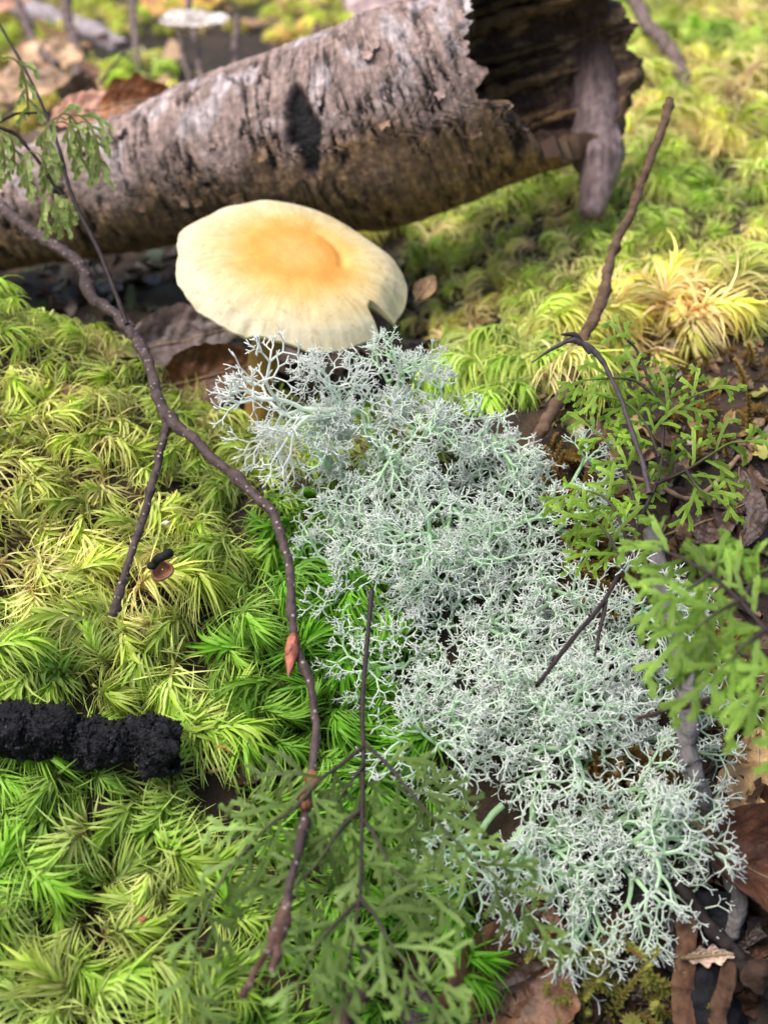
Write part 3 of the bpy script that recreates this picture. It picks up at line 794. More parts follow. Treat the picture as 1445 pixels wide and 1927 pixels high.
tw = thing('forked_twig', 'slender dark forked twig with pale dots draped down the moss bank', 'twig', Pg(310, 775, .8))
m, c1_ = twig_mesh(T1, [.15, .145, .135, .125, .115, .10, .085, .075, .07, .066, .062, .058], TW, nodes=(.22, .30, .42, .52, .6, .68, .74, .83, .92))
m.build('main_stem', M_twig, tw)
m, _ = twig_mesh([(312, 775, 21.0), (312, 815, 20.7), (295, 880, 20.2), (272, 970, 19.6), (245, 1060, 19.0), (209, 1156, 18.5)], [.09, .08, .075, .07, .066, .08], TW, nodes=(.2, .5, .7, .97))
m.build('side_branch', M_twig, tw)
m, _ = twig_mesh([(540, 1700, 14.5), (525, 1760, 14.1), (512, 1830, 13.7)], [.075, .11, .10, .05], np.array((.10, .055, .042)), jit=.4); m.build('tip_joint', M_twig, tw)
m, _ = twig_mesh([(518, 1770, 14.0), (485, 1820, 13.6), (458, 1875, 13.2)], [.055, .04, .06], np.array((.09, .045, .035)), jit=.4); m.build('tip_shoot', M_twig, tw)
def bud(p0, p1, w, parent, name='bud'):
    ax = p1 - p0; L = np.linalg.norm(ax); ax = ax / L; a_ = nrm(np.cross(ax, (0, 1, .2))); b_ = np.cross(ax, a_)
    core = MB(); s_ = np.linspace(0, 1, 14); core.tube(p0 + ax * (s_ * L)[:, None], w * np.interp(s_, [0, .12, .45, .8, 1], [.45, .8, 1, .5, .04]), 14, mix(np.array((.27, .09, .05)), np.array((.36, .13, .09)), s_))
    o = core.build(name, M_twig_bud, parent)
    for k in range(7):
        az = k * 2.4; f0 = .02 + .09 * k; l_ = .42; m = MB(); g_ = []
        for u in np.linspace(0, 1, 6):
            f = f0 + l_ * u; rr_ = w * np.interp(f, [0, .12, .45, .8, 1], [.45, .8, 1, .5, .04]) * 1.07 + .008; wd = (1 - u**2.2) * .95 + .02
            g_.append([p0 + ax * f * L + rr_ * (a_ * math.cos(az + x * wd) + b_ * math.sin(az + x * wd)) for x in np.linspace(-1, 1, 5)])
        m.grid(np.array(g_), np.array((.33, .11, .07)) * rng.uniform(.7, 1.3)); m.build('bud_scale', M_twig_bud, o)
    return o
M_twig_bud = material('bud_scale', .5, noise=.45, nscale=700, bump=.7, spec=.25)
bud(P(553, 1192, 17.7), P(543, 1275, 17.3), .10, tw)
m, _ = twig_mesh([(586, 1455, 16.2), (580, 1490, 15.9), (572, 1520, 15.7)], [.08, .095, .075], np.array((.25, .10, .05)), jit=.8); m.build('bud_scar', M_twig_bud, tw)

m, _ = twig_mesh([(1260, 188, 26.0), (1235, 270, 25.6), (1190, 390, 25.0), (1150, 480, 24.4), (1135, 570, 23.8), (1095, 640, 23.2), (1060, 735, 22.4), (1020, 800, 21.8), (985, 890, 21.2)],
                 [.11, .10, .105, .10, .13, .12, .13, .14, .11], np.array((.12, .075, .05)), nodes=(.02, .36, .46, .72), jit=.3)
tag(m.build('bare_twig', M_wood), 'upright brown bare twig with knobbly joints standing behind the lichen', 'twig')
m, _ = twig_mesh([(1222, 1000, 19.5), (1240, 1070, 19.0), (1262, 1180, 18.4), (1290, 1290, 17.9), (1300, 1400, 17.5), (1312, 1480, 17.3), G(1345, 1580, .5), G(1382, 1680, .45), G(1380, 1765, .4)],
                 [.13, .15, .17, .18, .17, .15, .15, .16, .14], np.array((.14, .128, .122)), nodes=(.3, .55, .8), jit=.18)
vv = np.vstack(m.v); tag(m.build('grey_twig', M_bark, attr=vv @ np.array(((.3, 0, 0), (0, .3, 0), (0, 0, 1.2))) * 1.5), 'grey white barked twig running down beside the golden moss and lichen', 'twig')
tk = thing('dark_twig', 'dark charcoal twig with a round knot lying on the leaf litter', 'twig', Pg(1400, 1820, 0))
m, _ = twig_mesh([G(1270, 1660, .75), G(1320, 1720, .75), G(1390, 1800, .75), G(1440, 1850, .7), G(1540, 1900, .6)], [.09, .10, .12, .16, .15], np.array((.024, .019, .018)), jit=.5); m.build('twig_stem', M_wood, tk)
m = MB(); kp = P(*G(1425, 1828, .9)); m.tube(np.array([kp + (0, 0, -.1), kp + (-.02, -.08, .06), kp + (-.04, -.14, .1)]), [.22, .2, .1], 16, (.04, .024, .018), jit=.5); m.build('knot', M_wood, tk)
m, _ = twig_mesh([(700, 1110, 17.6), (690, 1220, 17.2), (682, 1330, 16.7)], [.04, .045, .045], np.array((.06, .035, .03)), sides=7)
stub1 = m
for pts, lab in (([(1415, 1290, 15.2), (1330, 1318, 15.6), (1260, 1335, 16.0), (1200, 1352, 16.3)], 'thin black fern stalk poking into the lichen by the grey twig'),
                 ([(1390, 860, 22.0), (1310, 935, 21.2), (1240, 915, 21.0), (1180, 895, 21.2), (1060, 870, 22)], 'thin tan straw lying across the soil behind the upright fern')):
    m, _ = twig_mesh(pts, [.05, .045, .035], np.array((.04, .022, .02)) if 'black' in lab else np.array((.25, .16, .1)), sides=7); tag(m.build('thin_stalk', M_stem), lab, 'stalk')
m, _ = twig_mesh([(640, 1960, 14.8), (660, 1900, 15.2), (690, 1862, 15.7)], [.16, .15, .1], np.array((.085, .055, .045)), jit=.6); tag(m.build('stick_end', M_wood), 'stubby brown stick end under the tip of the hanging fern', 'stick')

# ------------------------------------------------------------------ ferns
def ribbon(m, pts, side, w, col, tooth=True):
    """a thin blade with a toothed margin and a notched, squared tip"""
    n = len(pts); s_ = np.linspace(0, 1, 2 * n); i = np.linspace(0, n - 1, 2 * n)
    lerp = lambda q_: np.stack([np.interp(i, np.arange(n), q_[:, k]) for k in range(q_.shape[1])], 1)
    pts, side, col = lerp(pts), lerp(side), lerp(np.asarray(col))
    ww = w * np.interp(s_, [0, .15, .5, .85, 1], [.4, .75, 1, 1.05, .7])
    tl = ww * (1 + .12 * rng.normal(size=2 * n)); tr = ww * (1 + .12 * rng.normal(size=2 * n))
    tn = np.gradient(pts, axis=0); up_ = np.cross(tn, side); up_ /= np.linalg.norm(up_, axis=1)[:, None] + 1e-9
    L_ = pts - side * tl[:, None] + up_ * w * .1; R_ = pts + side * tr[:, None] + up_ * w * .1
    f = tn[-1] / (np.linalg.norm(tn[-1]) + 1e-9); L_[-1] += f * w * .8; R_[-1] += f * w * .5
    m.grid(np.stack([L_, pts, R_], 1), np.stack([col, col * np.array((.82, .8, .9)), col], 1))
def lobed(m, p, d, nrml, L, w, col, level=1, droop=.3, nseg=7, curl=0.0):
    """a forked, lobed pinna of a filmy fern: ribbon with side lobes that fork in turn"""
    pts = [np.asarray(p, float)]; dd = nrm(d); g_ = np.array((0, 0, -1.0))
    for k in range(nseg - 1):
        dd = nrm(dd + g_ * droop / nseg + np.cross(nrml, dd) * rng.normal() * .10 + nrml * rng.normal() * .10 - nrml * curl / nseg); pts.append(pts[-1] + dd * L / (nseg - 1))
    pts = np.array(pts); tn = np.gradient(pts, axis=0); side = np.cross(tn, nrml); side /= np.linalg.norm(side, axis=1)[:, None] + 1e-9
    v_ = np.clip(1 + .12 * rng.normal(), .7, 1.3)
    ribbon(m, pts, side, w, mix(np.asarray(col) * .75, np.asarray(col) * np.array((1.4, 1.3, 1.5)), np.linspace(0, 1, nseg)) * v_)
    if level <= 0: return
    nl = max(2, int(L / (w * 4.6)))
    for i in range(nl):
        f = (i + .7) / (nl + .2); k = min(nseg - 2, int(f * (nseg - 1))); sg = 1 if i % 2 else -1
        q_ = pts[k] + (pts[k + 1] - pts[k]) * (f * (nseg - 1) - k)
        d2 = nrm(nrm(tn[k]) * .8 + side[k] * sg * .75)
        lobed(m, q_, d2, nrm(nrml + side[k] * sg * .25 * rng.normal()), L * (.62 - .28 * f) * rng.uniform(.8, 1.2) * (.8 if level == 1 else 1), w * .93, col, level - 1, droop * 1.3, 5, curl)
def frond(name, label, rachis, pinnae, colr, w, lobeL, rr, base=None, level=1, droop=.3, normal=None, every=.42, stemcol=(.035, .024, .024), curl=0, tone_var=.15):
    rp = np.array([P(*p) for p in rachis]); o = thing(name, label, 'fern', rp[0] if base is None else base)
    nv = nrm(normal) if normal is not None else nrm(CAM - rp.mean(0))
    c = spline(rp, 24 * len(rp)); m = MB(); m.tube(c, np.linspace(rr, rr * .5, len(c)), 8, stemcol, jit=.2); m.build('rachis', M_stem, o)
    def leaflets(c, par, scale=1.0, start=.12, taper=.55):
        arc_ = np.concatenate([[0], np.cumsum(np.linalg.norm(np.diff(c, axis=0), axis=1))]); tot = arc_[-1]; s_ = start * tot; k = 0
        while s_ < tot * .985:
            i = min(len(c) - 2, int(np.searchsorted(arc_, s_))); tn = nrm(c[i + 1] - c[i]); sd_ = nrm(np.cross(tn, nv)); sg = 1 if k % 2 else -1
            m = MB(); f = s_ / tot
            lobed(m, c[i], tn * .72 + sd_ * sg * .8 + nv * rng.normal() * .2, nrm(nv + rng.normal(size=3) * .25), lobeL * scale * (1.05 - taper * f) * rng.uniform(.8, 1.2), w, np.asarray(colr) * (1 + tone_var * rng.normal()), level, droop, 7, curl)
            m.build('pinnule', M_fern, par); s_ += every * rng.uniform(.8, 1.2); k += 1
        m = MB(); lobed(m, c[-1], c[-1] - c[-3], nv, lobeL * .7, w, colr, level, droop, 7, curl); m.build('pinnule', M_fern, par)
    for pn_ in pinnae:
        c2_ = spline(np.array([P(*p) for p in pn_]), 20 * len(pn_)); m = MB()
        m.tube(c2_, np.linspace(rr * .8, rr * .35, len(c2_)), 7, mix(np.array(stemcol), np.asarray(colr) * .5, np.linspace(0, 1, len(c2_))**2), jit=.2)
        pin = m.build('pinna', M_stem, o); leaflets(c2_, pin)
    return o, c, leaflets
OL = np.array((.21, .30, .085)); BR = np.array((.27, .46, .05))
fo, c, lf = frond('filmy_fern', 'drooping olive filmy fern with black branching stalk over the lower bank',
    [(700, 1110, 17.6), (690, 1220, 17.2), (682, 1330, 16.6), (684, 1410, 16.2), (682, 1500, 15.8), (680, 1600, 15.3), (676, 1690, 14.9), (662, 1780, 14.6), (645, 1865, 14.4)],
    [[(684, 1405, 16.2), (640, 1440, 16.0), (600, 1470, 15.8), (555, 1520, 15.6), (500, 1560, 15.4), (430, 1640, 15.2), (385, 1720, 15.0), (365, 1800, 14.7), (350, 1900, 14.3)],
     [(686, 1400, 16.2), (730, 1440, 15.9), (780, 1500, 15.6), (830, 1555, 15.4), (890, 1615, 15.2), (950, 1665, 15.0), (1005, 1730, 14.9)],
     [(682, 1520, 15.7), (640, 1560, 15.5), (600, 1620, 15.2), (545, 1680, 15.0), (520, 1730, 14.8)],
     [(682, 1540, 15.6), (710, 1580, 15.4), (735, 1630, 15.2), (770, 1660, 15.0), (800, 1680, 14.9)],
     [(676, 1695, 14.9), (630, 1740, 14.6), (590, 1790, 14.3), (545, 1890, 13.9)],
     [(678, 1690, 14.9), (710, 1730, 14.7), (735, 1775, 14.5), (780, 1830, 14.3), (825, 1890, 14.1)],
     [(684, 1440, 16.0), (640, 1500, 15.9), (620, 1540, 15.8)]],
    OL * np.array((1.0, 1.12, .85)), .034, .95, .042, base=Pg(690, 1400, 0), level=2, droop=.55, every=.26, tone_var=.28)
lf(c[int(len(c) * .42):], fo, .8)
fo, c, lf = frond('filmy_fern', 'upright bright green fern with dark stalks beside the brown bare twig',
    [(1010, 1290, 16.6), (1075, 1205, 17.2), (1140, 1125, 17.8), (1185, 1030, 18.4), (1205, 975, 18.7), (1238, 900, 19.1), (1246, 840, 19.4), (1245, 780, 19.6), (1218, 710, 19.8), (1198, 660, 20.0), (1180, 640, 20.0)],
    [[(1246, 790, 19.6), (1275, 765, 19.6), (1305, 745, 19.5), (1330, 735, 19.4)],
     [(1232, 745, 19.7), (1190, 715, 19.8), (1140, 712, 19.8), (1105, 715, 19.8)],
     [(1240, 860, 19.3), (1215, 800, 19.5), (1180, 760, 19.7), (1120, 740, 19.8)],
     [(1236, 910, 19.0), (1290, 885, 18.8), (1330, 860, 18.7), (1370, 835, 18.6), (1405, 830, 18.5)],
     [(1290, 885, 18.8), (1315, 920, 18.5), (1345, 935, 18.3)],
     [(1205, 980, 18.7), (1170, 880, 19.3), (1140, 830, 19.6), (1105, 800, 19.8)],
     [(1185, 1030, 18.5), (1150, 950, 18.9), (1110, 925, 19.1), (1075, 930, 19.2)],
     [(1175, 1060, 18.3), (1130, 990, 18.6), (1085, 975, 18.7)]],
    BR, .034, .8, .042, base=Pg(1010, 1290, 0), level=2, droop=.7, every=.25, tone_var=.2)
lf(c[int(len(c) * .72):], fo, .8, .05)
m, _ = twig_mesh([(1222, 930, 18.9), (1200, 840, 19.3), (1165, 745, 19.6), (1125, 670, 19.8), (1085, 640, 19.8), (1045, 652, 19.8), (1000, 682, 19.7)], [.05, .045, .04, .05, .06, .03, .012], np.array((.07, .055, .06)), sides=8, jit=.5)
m.build('withered_pinna', M_stem, fo)
m, _ = twig_mesh([(1110, 665, 19.8), (1085, 632, 19.8), (1055, 630, 19.7)], [.04, .05, .012], np.array((.05, .035, .04)), sides=7, jit=.6); m.build('withered_pinna', M_stem, fo)
m, _ = twig_mesh([(1140, 1125, 17.8), (1130, 1180, 17.6), (1118, 1235, 17.4)], [.04, .03, .02], np.array((.04, .03, .03)), sides=7); m.build('side_stalk', M_stem, fo)
fo, c, lf = frond('filmy_fern', 'broad fresh green fern frond arching over the grey white barked twig',
    [(1580, 1330, 13.6), (1500, 1245, 14.0), (1445, 1190, 14.3), (1395, 1135, 14.6), (1340, 1085, 14.9), (1290, 1055, 15.1), (1245, 1035, 15.3)],
    [[(1440, 1185, 14.3), (1400, 1215, 14.2), (1370, 1245, 14.1), (1330, 1285, 14.0)], [(1480, 1225, 14.1), (1450, 1265, 14.0), (1420, 1310, 13.9)],
     [(1390, 1130, 14.6), (1345, 1155, 14.5), (1310, 1180, 14.4), (1275, 1210, 14.3)], [(1335, 1080, 14.9), (1300, 1105, 14.8), (1260, 1125, 14.7)],
     [(1395, 1135, 14.6), (1420, 1085, 14.8), (1445, 1070, 14.9)], [(1340, 1085, 14.9), (1350, 1050, 15.0)], [(1530, 1280, 13.9), (1500, 1330, 13.8), (1480, 1380, 13.8)]],
    BR * np.array((1.0, 1.0, 1.3)), .042, .95, .042, base=(9, 9, -2), level=2, droop=.8, every=.23, tone_var=.2)
lf(c[int(len(c) * .35):], fo, .75, .02, .3)
fo, c, lf = frond('filmy_fern', 'wilted fern with curled lime pinnae hanging in front of the log', 
    [(240, 610, 23.0), (190, 480, 23.4), (150, 400, 23.6), (130, 350, 23.7), (112, 280, 23.9), (88, 215, 24.1), (45, 125, 24.4), (0, 45, 24.7), (-40, -40, 25)], [], BR, .07, .5, .055, base=Pg(240, 610, .3), level=1)
for pts in ([(0, 240, 23.4), (35, 255, 23.5), (70, 300, 23.6), (108, 355, 23.7), (128, 372, 23.7)], [(-40, 230, 24.2), (0, 228, 24.2), (30, 215, 24.2), (70, 212, 24.1)]):
    m, _ = twig_mesh(pts, [.03, .04, .035, .03], np.array((.03, .02, .02)), sides=7); m.build('pinna_stalk', M_stem, fo)
def hang(p, ax, az, L, w, col, par):
    """a pinna that arches out from its stalk, hangs and curls in, with forked lobes along it"""
    n = 16; d = nrm((ax, -.25 + .2 * rng.normal(), .75)); pts = [np.asarray(p, float)]
    for k in range(n - 1):
        t = k / n; d = nrm(d + np.array((-.12 * ax * (t > .35), 0, -.52 if t < .45 else -.12)) + rng.normal(size=3) * .05); pts.append(pts[-1] + d * L / (n - 1))
    pts = np.array(pts); m = MB(); side = np.cross(np.gradient(pts, axis=0), nrm((az, -1, .2))); side /= np.linalg.norm(side, axis=1)[:, None] + 1e-9
    ribbon(m, pts, side, w * .7, np.tile(np.asarray(col) * np.array((.9, .7, .8)), (n, 1)))
    for k in range(4, n, 2):
        sg = 1 if (k // 2) % 2 else -1; t = nrm(pts[min(k + 1, n - 1)] - pts[k - 1])
        lobed(m, pts[k - 1], t * .7 + side[k - 1] * sg * .8, nrm((az, -1, .2)), L * .34 * rng.uniform(.7, 1.2), w, np.asarray(col) * rng.uniform(.85, 1.15), 1, 1.6, 6, .8 * sg)
    m.build('curled_pinna', M_fern, par)
for px, py, L, k in ((108, 232, 1.4, 3), (126, 226, 1.8, 2), (150, 232, 1.3, 2), (62, 288, 1.1, 3), (5, 248, 1.1, 3), (104, 366, .95, 3), (124, 374, .8, 2), (8, 110, 1.5, 2)):
    for j in range(k):
        a_ = (-1 + 2 * (j + .5) / k) * .9 + .1 * rng.normal()
        hang(P(px, py, 23.5 + .12 * rng.normal()), a_, .5 * a_, L * rng.uniform(.8, 1.1), .042, BR * np.array((1.5, 1.15, 3.0)), fo)

# ------------------------------------------------------------------ dead leaves and litter
def leaf(name, label, c, xdir, n, L, W, col, curl=.25, lobes=0, vein=(.3, .2, .1), seed=1, twist=0., fold=.2, cat='dead leaf', group=None):
    R_ = np.random.default_rng(seed); nu, nv_ = 40, 25
    u = np.linspace(0, 1, nu)[:, None]; v = np.linspace(-1, 1, nv_)[None]; u, v = np.broadcast_arrays(u, v)
    half = W * np.sin(np.clip(u, .002, .998)**.8 * math.pi)**.7
    half = half * (1 + lobes * np.sin(u * 22 + 2 * (v > 0))) * (1 + .08 * fbm(np.stack([u * 9, np.sign(v) * 3, 0 * u + seed], -1).reshape(-1, 3), 3).reshape(u.shape))
    x = (u - .5) * L; y = v * half
    z = curl * (y / W)**2 * W * 1.2 * np.sign(curl if curl else 1) * 1.0 + fold * np.abs(y) + twist * x * y / W + .35 * curl * L * ((u - .5) * 2)**2
    side = np.abs(((u * 9 - np.abs(v) * 2.2) % 1) - .5) * 2
    z = z + .05 * W * fbm(np.stack([x, y, 0 * x + seed], -1).reshape(-1, 3) * 1.6, 3).reshape(u.shape) * 3 - .05 * sstep(.75, 1, side) * (np.abs(v) > .06) + .06 * W * fbm(np.stack([x, y, 0 * x + seed], -1).reshape(-1, 3) * 4.5, 2).reshape(u.shape)
    xd = nrm(np.asarray(xdir, float) - np.dot(xdir, n) * np.asarray(n)); yd = np.cross(n, xd)
    Vv = np.asarray(c) + x[..., None] * xd + y[..., None] * yd + z[..., None] * np.asarray(n)
    bl = fbm(np.stack([x, y, 0 * x + 5 + seed], -1).reshape(-1, 3) * 1.1, 4).reshape(u.shape)
    cl_ = np.asarray(col) * (1 + .55 * np.clip(bl, -.9, .9))[..., None]
    cl_ = mix(cl_, np.asarray(vein), .45 * sstep(.82, 1, side)); 
    o = thing(name, label, cat, Vv.reshape(-1, 3).min(0) * np.array((0, 0, 1)) + np.array((*np.asarray(c)[:2], 0)), group)
    m = MB(); m.grid(Vv, cl_); m.grid((Vv - np.asarray(n) * .022)[::-1], cl_ * .9)
    m.build('blade', M_leaf, o)
    mid = Vv[:, nv_ // 2]; m = MB(); m.tube(np.vstack([mid[0] - xd * L * .16, mid]) + np.asarray(n) * .01, np.linspace(.035, .012, nu + 1), 6, vein); m.build('midrib', M_leaf, o)
    return o
def ln(x, y, z): return nrm((x, y, z))
leaf('dead_leaf', 'large glossy brown dead leaf under the tip of the hanging fern', Pg(950, 1870, .15), (.5, 1, .2), ln(.1, -.5, .85), 3.0, 1.0, (.19, .085, .042), .25, seed=2, fold=.35)
leaf('dead_leaf', 'dark brown leaf lying below the lichen and the fern stalk', Pg(900, 1760, .1), (1, -.2, 0), ln(-.2, -.5, .85), 2.6, .9, (.055, .028, .018), .2, seed=3)
leaf('dead_leaf', 'yellowish tan leaf with a red dot beside the grey twig', Pg(1425, 1500, .3), (.15, 1, .35), ln(-.1, -.55, .83), 2.3, .75, (.52, .33, .14), .1, seed=4, vein=(.5, .35, .2))
leaf('dead_leaf', 'curled chestnut brown leaf folded under the tan leaf', Pg(1420, 1640, .35), (1, -.5, 0), ln(.3, -.5, .8), 2.6, .8, (.15, .062, .035), .5, seed=5, fold=.5)
leaf('dead_leaf', 'dark reddish brown leaf in the litter beyond the dark twig', Pg(1440, 1720, 0), (1, .3, 0), ln(-.2, -.4, .85), 2.0, .7, (.075, .034, .022), .2, seed=6)
leaf('dead_leaf', 'rust brown leaf standing behind the mushroom stem', P(405, 705, 26.4), (.9, .1, .2), ln(-.1, -.85, .5), 2.6, .75, (.15, .062, .026), .3, seed=7)
leaf('dead_leaf', 'pale pinkish grey dead leaf in the hollow under the log', P(355, 640, 27.2), (1, .2, .15), ln(0, -.6, .8), 3.0, .8, (.15, .105, .095), .25, seed=8)
leaf('dead_leaf', 'narrow pinkish brown leaf tucked into the moss below the log', P(145, 760, 23.3), (1, -.4, -.3), ln(.1, -.6, .8), 1.9, .28, (.36, .2, .14), .2, seed=9)
leaf('dead_leaf', 'crumpled rust orange leaf lying on top of the log', P(262, 190, 32.4), (1, .1, .1), ln(.05, -.8, .55), 2.5, .62, (.26, .095, .03), -.35, lobes=.12, seed=10)
leaf('dead_leaf', 'flat salmon coloured leaf lying behind the rust orange leaf', P(180, 222, 32.8), (1, .2, .05), ln(0, -.3, .95), 2.6, .9, (.52, .25, .16), .1, seed=11)
o = leaf('dead_leaf', 'rolled dark brown leaf on a stalk beyond the log', P(165, 178, 38), (.2, .1, 1), ln(-.2, -.95, .2), 1.6, .75, (.16, .10, .07), .45, seed=12)
m, _ = twig_mesh([(190, 158, 38), (212, 125, 38.5), (236, 98, 39)], [.06, .05, .05], np.array((.09, .06, .05)), sides=7); m.build('leaf_stalk', M_stem, o)
leaf('dead_leaf', 'pale cream horizontal leaf caught on a thin stem beyond the log', P(368, 42, 44), (1, 0, .05), ln(0, -.35, .9), 2.9, .6, (.62, .55, .5), .15, seed=13)
leaf('dead_leaf', 'pinkish leaf lying far behind the rising log', P(715, 8, 60), (1, .1, 0), ln(0, -.6, .8), 4.0, 1.4, (.62, .45, .45), .1, seed=14)
for px, py, d, c_, sd_, lab in ((318, 8, 66, (.75, .38, .12), 15, 'orange leaf lying on the far forest floor'), (372, 4, 67, (.75, .46, .08), 16, 'amber leaf lying on the far forest floor'),
                          (90, 118, 50, (.66, .42, .24), 17, 'peach coloured leaf lying on moss beyond the log'), (60, 165, 46, (.55, .34, .2), 18, 'tan leaf on the moss just beyond the log'), (5, 5, 58, (.6, .3, .2), 19, 'salmon leaf under the far grey branch')):
    leaf('dead_leaf', lab, P(px, py, d) , (1, .3, 0), ln(0, -.5, .85), 3.4, 1.1, c_, .15, seed=sd_)
leaf('dead_leaf', 'small torn pale scrap of leaf over the black wood', P(*G(1338, 1798, .85)), (1, .1, 0), ln(0, -.6, .8), .75, .13, (.42, .3, .22), .2, lobes=.3, seed=20)
leaf('dead_leaf', 'small dark leaf beneath the fern beside the black crust', Pg(475, 1435, .45), (1, .3, 0), ln(0, -.6, .8), 1.1, .35, (.07, .04, .022), .2, seed=21)
leaf('dead_leaf', 'brown leaf in the shade beside the upright fern', Pg(1330, 980, .1), (1, .5, 0), ln(0, -.5, .85), 1.6, .5, (.055, .028, .02), .2, seed=22)
leaf('dead_leaf', 'tan leaf edge showing beside the torn mushroom margin', P(800, 545, 27.0), (.5, .4, 1), ln(.1, -.4, .9), .9, .26, (.22, .13, .06), .3, seed=23)
leaf('dead_leaf', 'purplish brown leaf on the soil behind the fern', Pg(1390, 960, .1), (.2, 1, 0), ln(-.2, -.5, .85), 1.7, .5, (.075, .045, .04), .3, seed=24)

def scraps(label, polys, cols, n, size=(.12, .5), lift=.12, seed=3):
    m = MB()
    for poly in polys:
        for px, py in fill(poly, n, 7, 9000):
            p = Pg(px, py, 0); a_ = rng.uniform(0, 6.28); nn_ = nrm(surf_n(p[0], p[1]) + rng.normal(size=3) * .45); xd = nrm(np.cross(nn_, (math.cos(a_), math.sin(a_), .3))); yd = np.cross(nn_, xd)
            L = rng.uniform(*size); W = L * rng.uniform(.25, .8); k = 5; g_ = []
            for u in np.linspace(-1, 1, k):
                w_ = W * math.sqrt(max(.05, 1 - u * u * rng.uniform(.6, .95)))
                g_.append([p + nn_ * (lift * rng.random() + .25 * L * (u * u + .3 * v * v)) + xd * u * L + yd * v * w_ for v in (-1, -.4, .4, 1)])
            m.grid(np.array(g_) + rng.normal(size=(k, 4, 3)) * .02 * (1 + L), np.array(cols[rng.integers(len(cols))]) * rng.uniform(.6, 1.3))
    tag(m.build('leaf_litter', M_leaf), label, 'litter', kind='stuff')
RB = [(.05, .026, .016), (.085, .042, .024), (.03, .018, .016), (.13, .07, .035), (.07, .045, .04), (.2, .13, .08)]
scraps('dark brown leaf fragments covering the floor below the lichen', [[(1240, 1450), (1445, 1380), (1445, 1927), (1230, 1927)], [(700, 1760), (1300, 1720), (1300, 1927), (700, 1927)]], RB[:3], 120, (.15, .6))
scraps('purplish brown litter on the soil around the upright fern', [[(1080, 860), (1445, 860), (1445, 1400), (1280, 1400), (1150, 1100)]], RB, 150, (.1, .45))
scraps('ochre and brown crumbs on the bare soil above the fern', [[(960, 560), (1150, 500), (1445, 500), (1445, 880), (1100, 860), (1000, 760)]], [(.36, .22, .06), (.26, .16, .06), (.3, .18, .1), (.17, .1, .06), (.3, .25, .2), (.25, .24, .06)], 260, (.08, .34))
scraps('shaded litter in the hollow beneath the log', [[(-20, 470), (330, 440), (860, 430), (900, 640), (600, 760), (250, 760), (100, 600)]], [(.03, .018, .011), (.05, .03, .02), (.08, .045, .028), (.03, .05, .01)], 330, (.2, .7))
# far litter
m = MB()
for _ in range(900):
    y = rng.uniform(36, 140); x = rng.uniform(-1, 1) * (y * .55 + 6); z = HF(x, y); L = rng.uniform(.5, 1.6); a_ = rng.uniform(0, 6.28)
    xd = np.array((math.cos(a_), math.sin(a_), .2 * rng.normal())); yd = np.array((-math.sin(a_), math.cos(a_), .2 * rng.normal())); c_ = np.array((x, y, z + .35 + .5 * rng.random()))
    if x > 3 and y < 58: continue
    m.grid(np.array([[c_ + xd * u * L + yd * v * L * .45 * (1 - .8 * u * u) + np.array((0, 0, .3 * L * u * u)) for v in (-1, 0, 1)] for u in np.linspace(-1, 1, 5)]), np.array([(.4, .24, .13), (.24, .13, .08), (.5, .33, .2), (.16, .1, .08)][rng.integers(4)]))
tag(m.build('leaf_litter', M_bg), 'tan and brown leaves strewn over the far forest floor', 'litter', kind='stuff')

# bark strips and black wood in the corner
def strip(label, pts, rad, col, arcw=2.2):
    c = spline(np.array([P(*p) for p in pts]), 40); t_, U_, W_ = frames(c); nn_ = np.array([nrm((CAM - q_) - t * np.dot(CAM - q_, t)) for q_, t in zip(c, t_)]); ss = np.cross(t_, nn_)
    a_ = np.linspace(-arcw / 2, arcw / 2, 14); r_ = rad * (1 + .18 * fbm(np.stack([np.linspace(0, 6, 40), np.zeros(40), np.zeros(40)], 1), 3))
    V_ = c[:, None] + r_[:, None, None] * (np.cos(a_)[None, :, None] * nn_[:, None] + np.sin(a_)[None, :, None] * ss[:, None])
    V_ = V_ + .10 * fbm(V_.reshape(-1, 3) * 3.5, 4).reshape(40, 14)[..., None] * nn_[:, None]
    m = MB(); m.grid(V_, col); m.grid((V_ - nn_[:, None] * .05)[::-1], col); tag(m.build('bark_strip', M_wood), label, 'bark')
strip('long curled brown bark strip below the lichen tips', [G(1292, 1735, .35), G(1290, 1800, .4), G(1283, 1870, .4), G(1290, 1960, .4)], .30, (.10, .052, .032), 1.1)
strip('short brown bark strip beside the black wood', [G(1372, 1800, .4), G(1366, 1850, .45), G(1352, 1900, .45), G(1345, 1970, .4)], .24, (.075, .042, .027), 1.1)
m, _ = twig_mesh([G(1345, 1690, .1), G(1330, 1800, .15), G(1320, 1990, .1)], [.42, .48, .48], np.array((.011, .011, .013)), sides=20, jit=.25); tag(m.build('black_wood', M_wood), 'piece of blackened wood between the two brown bark strips', 'wood')

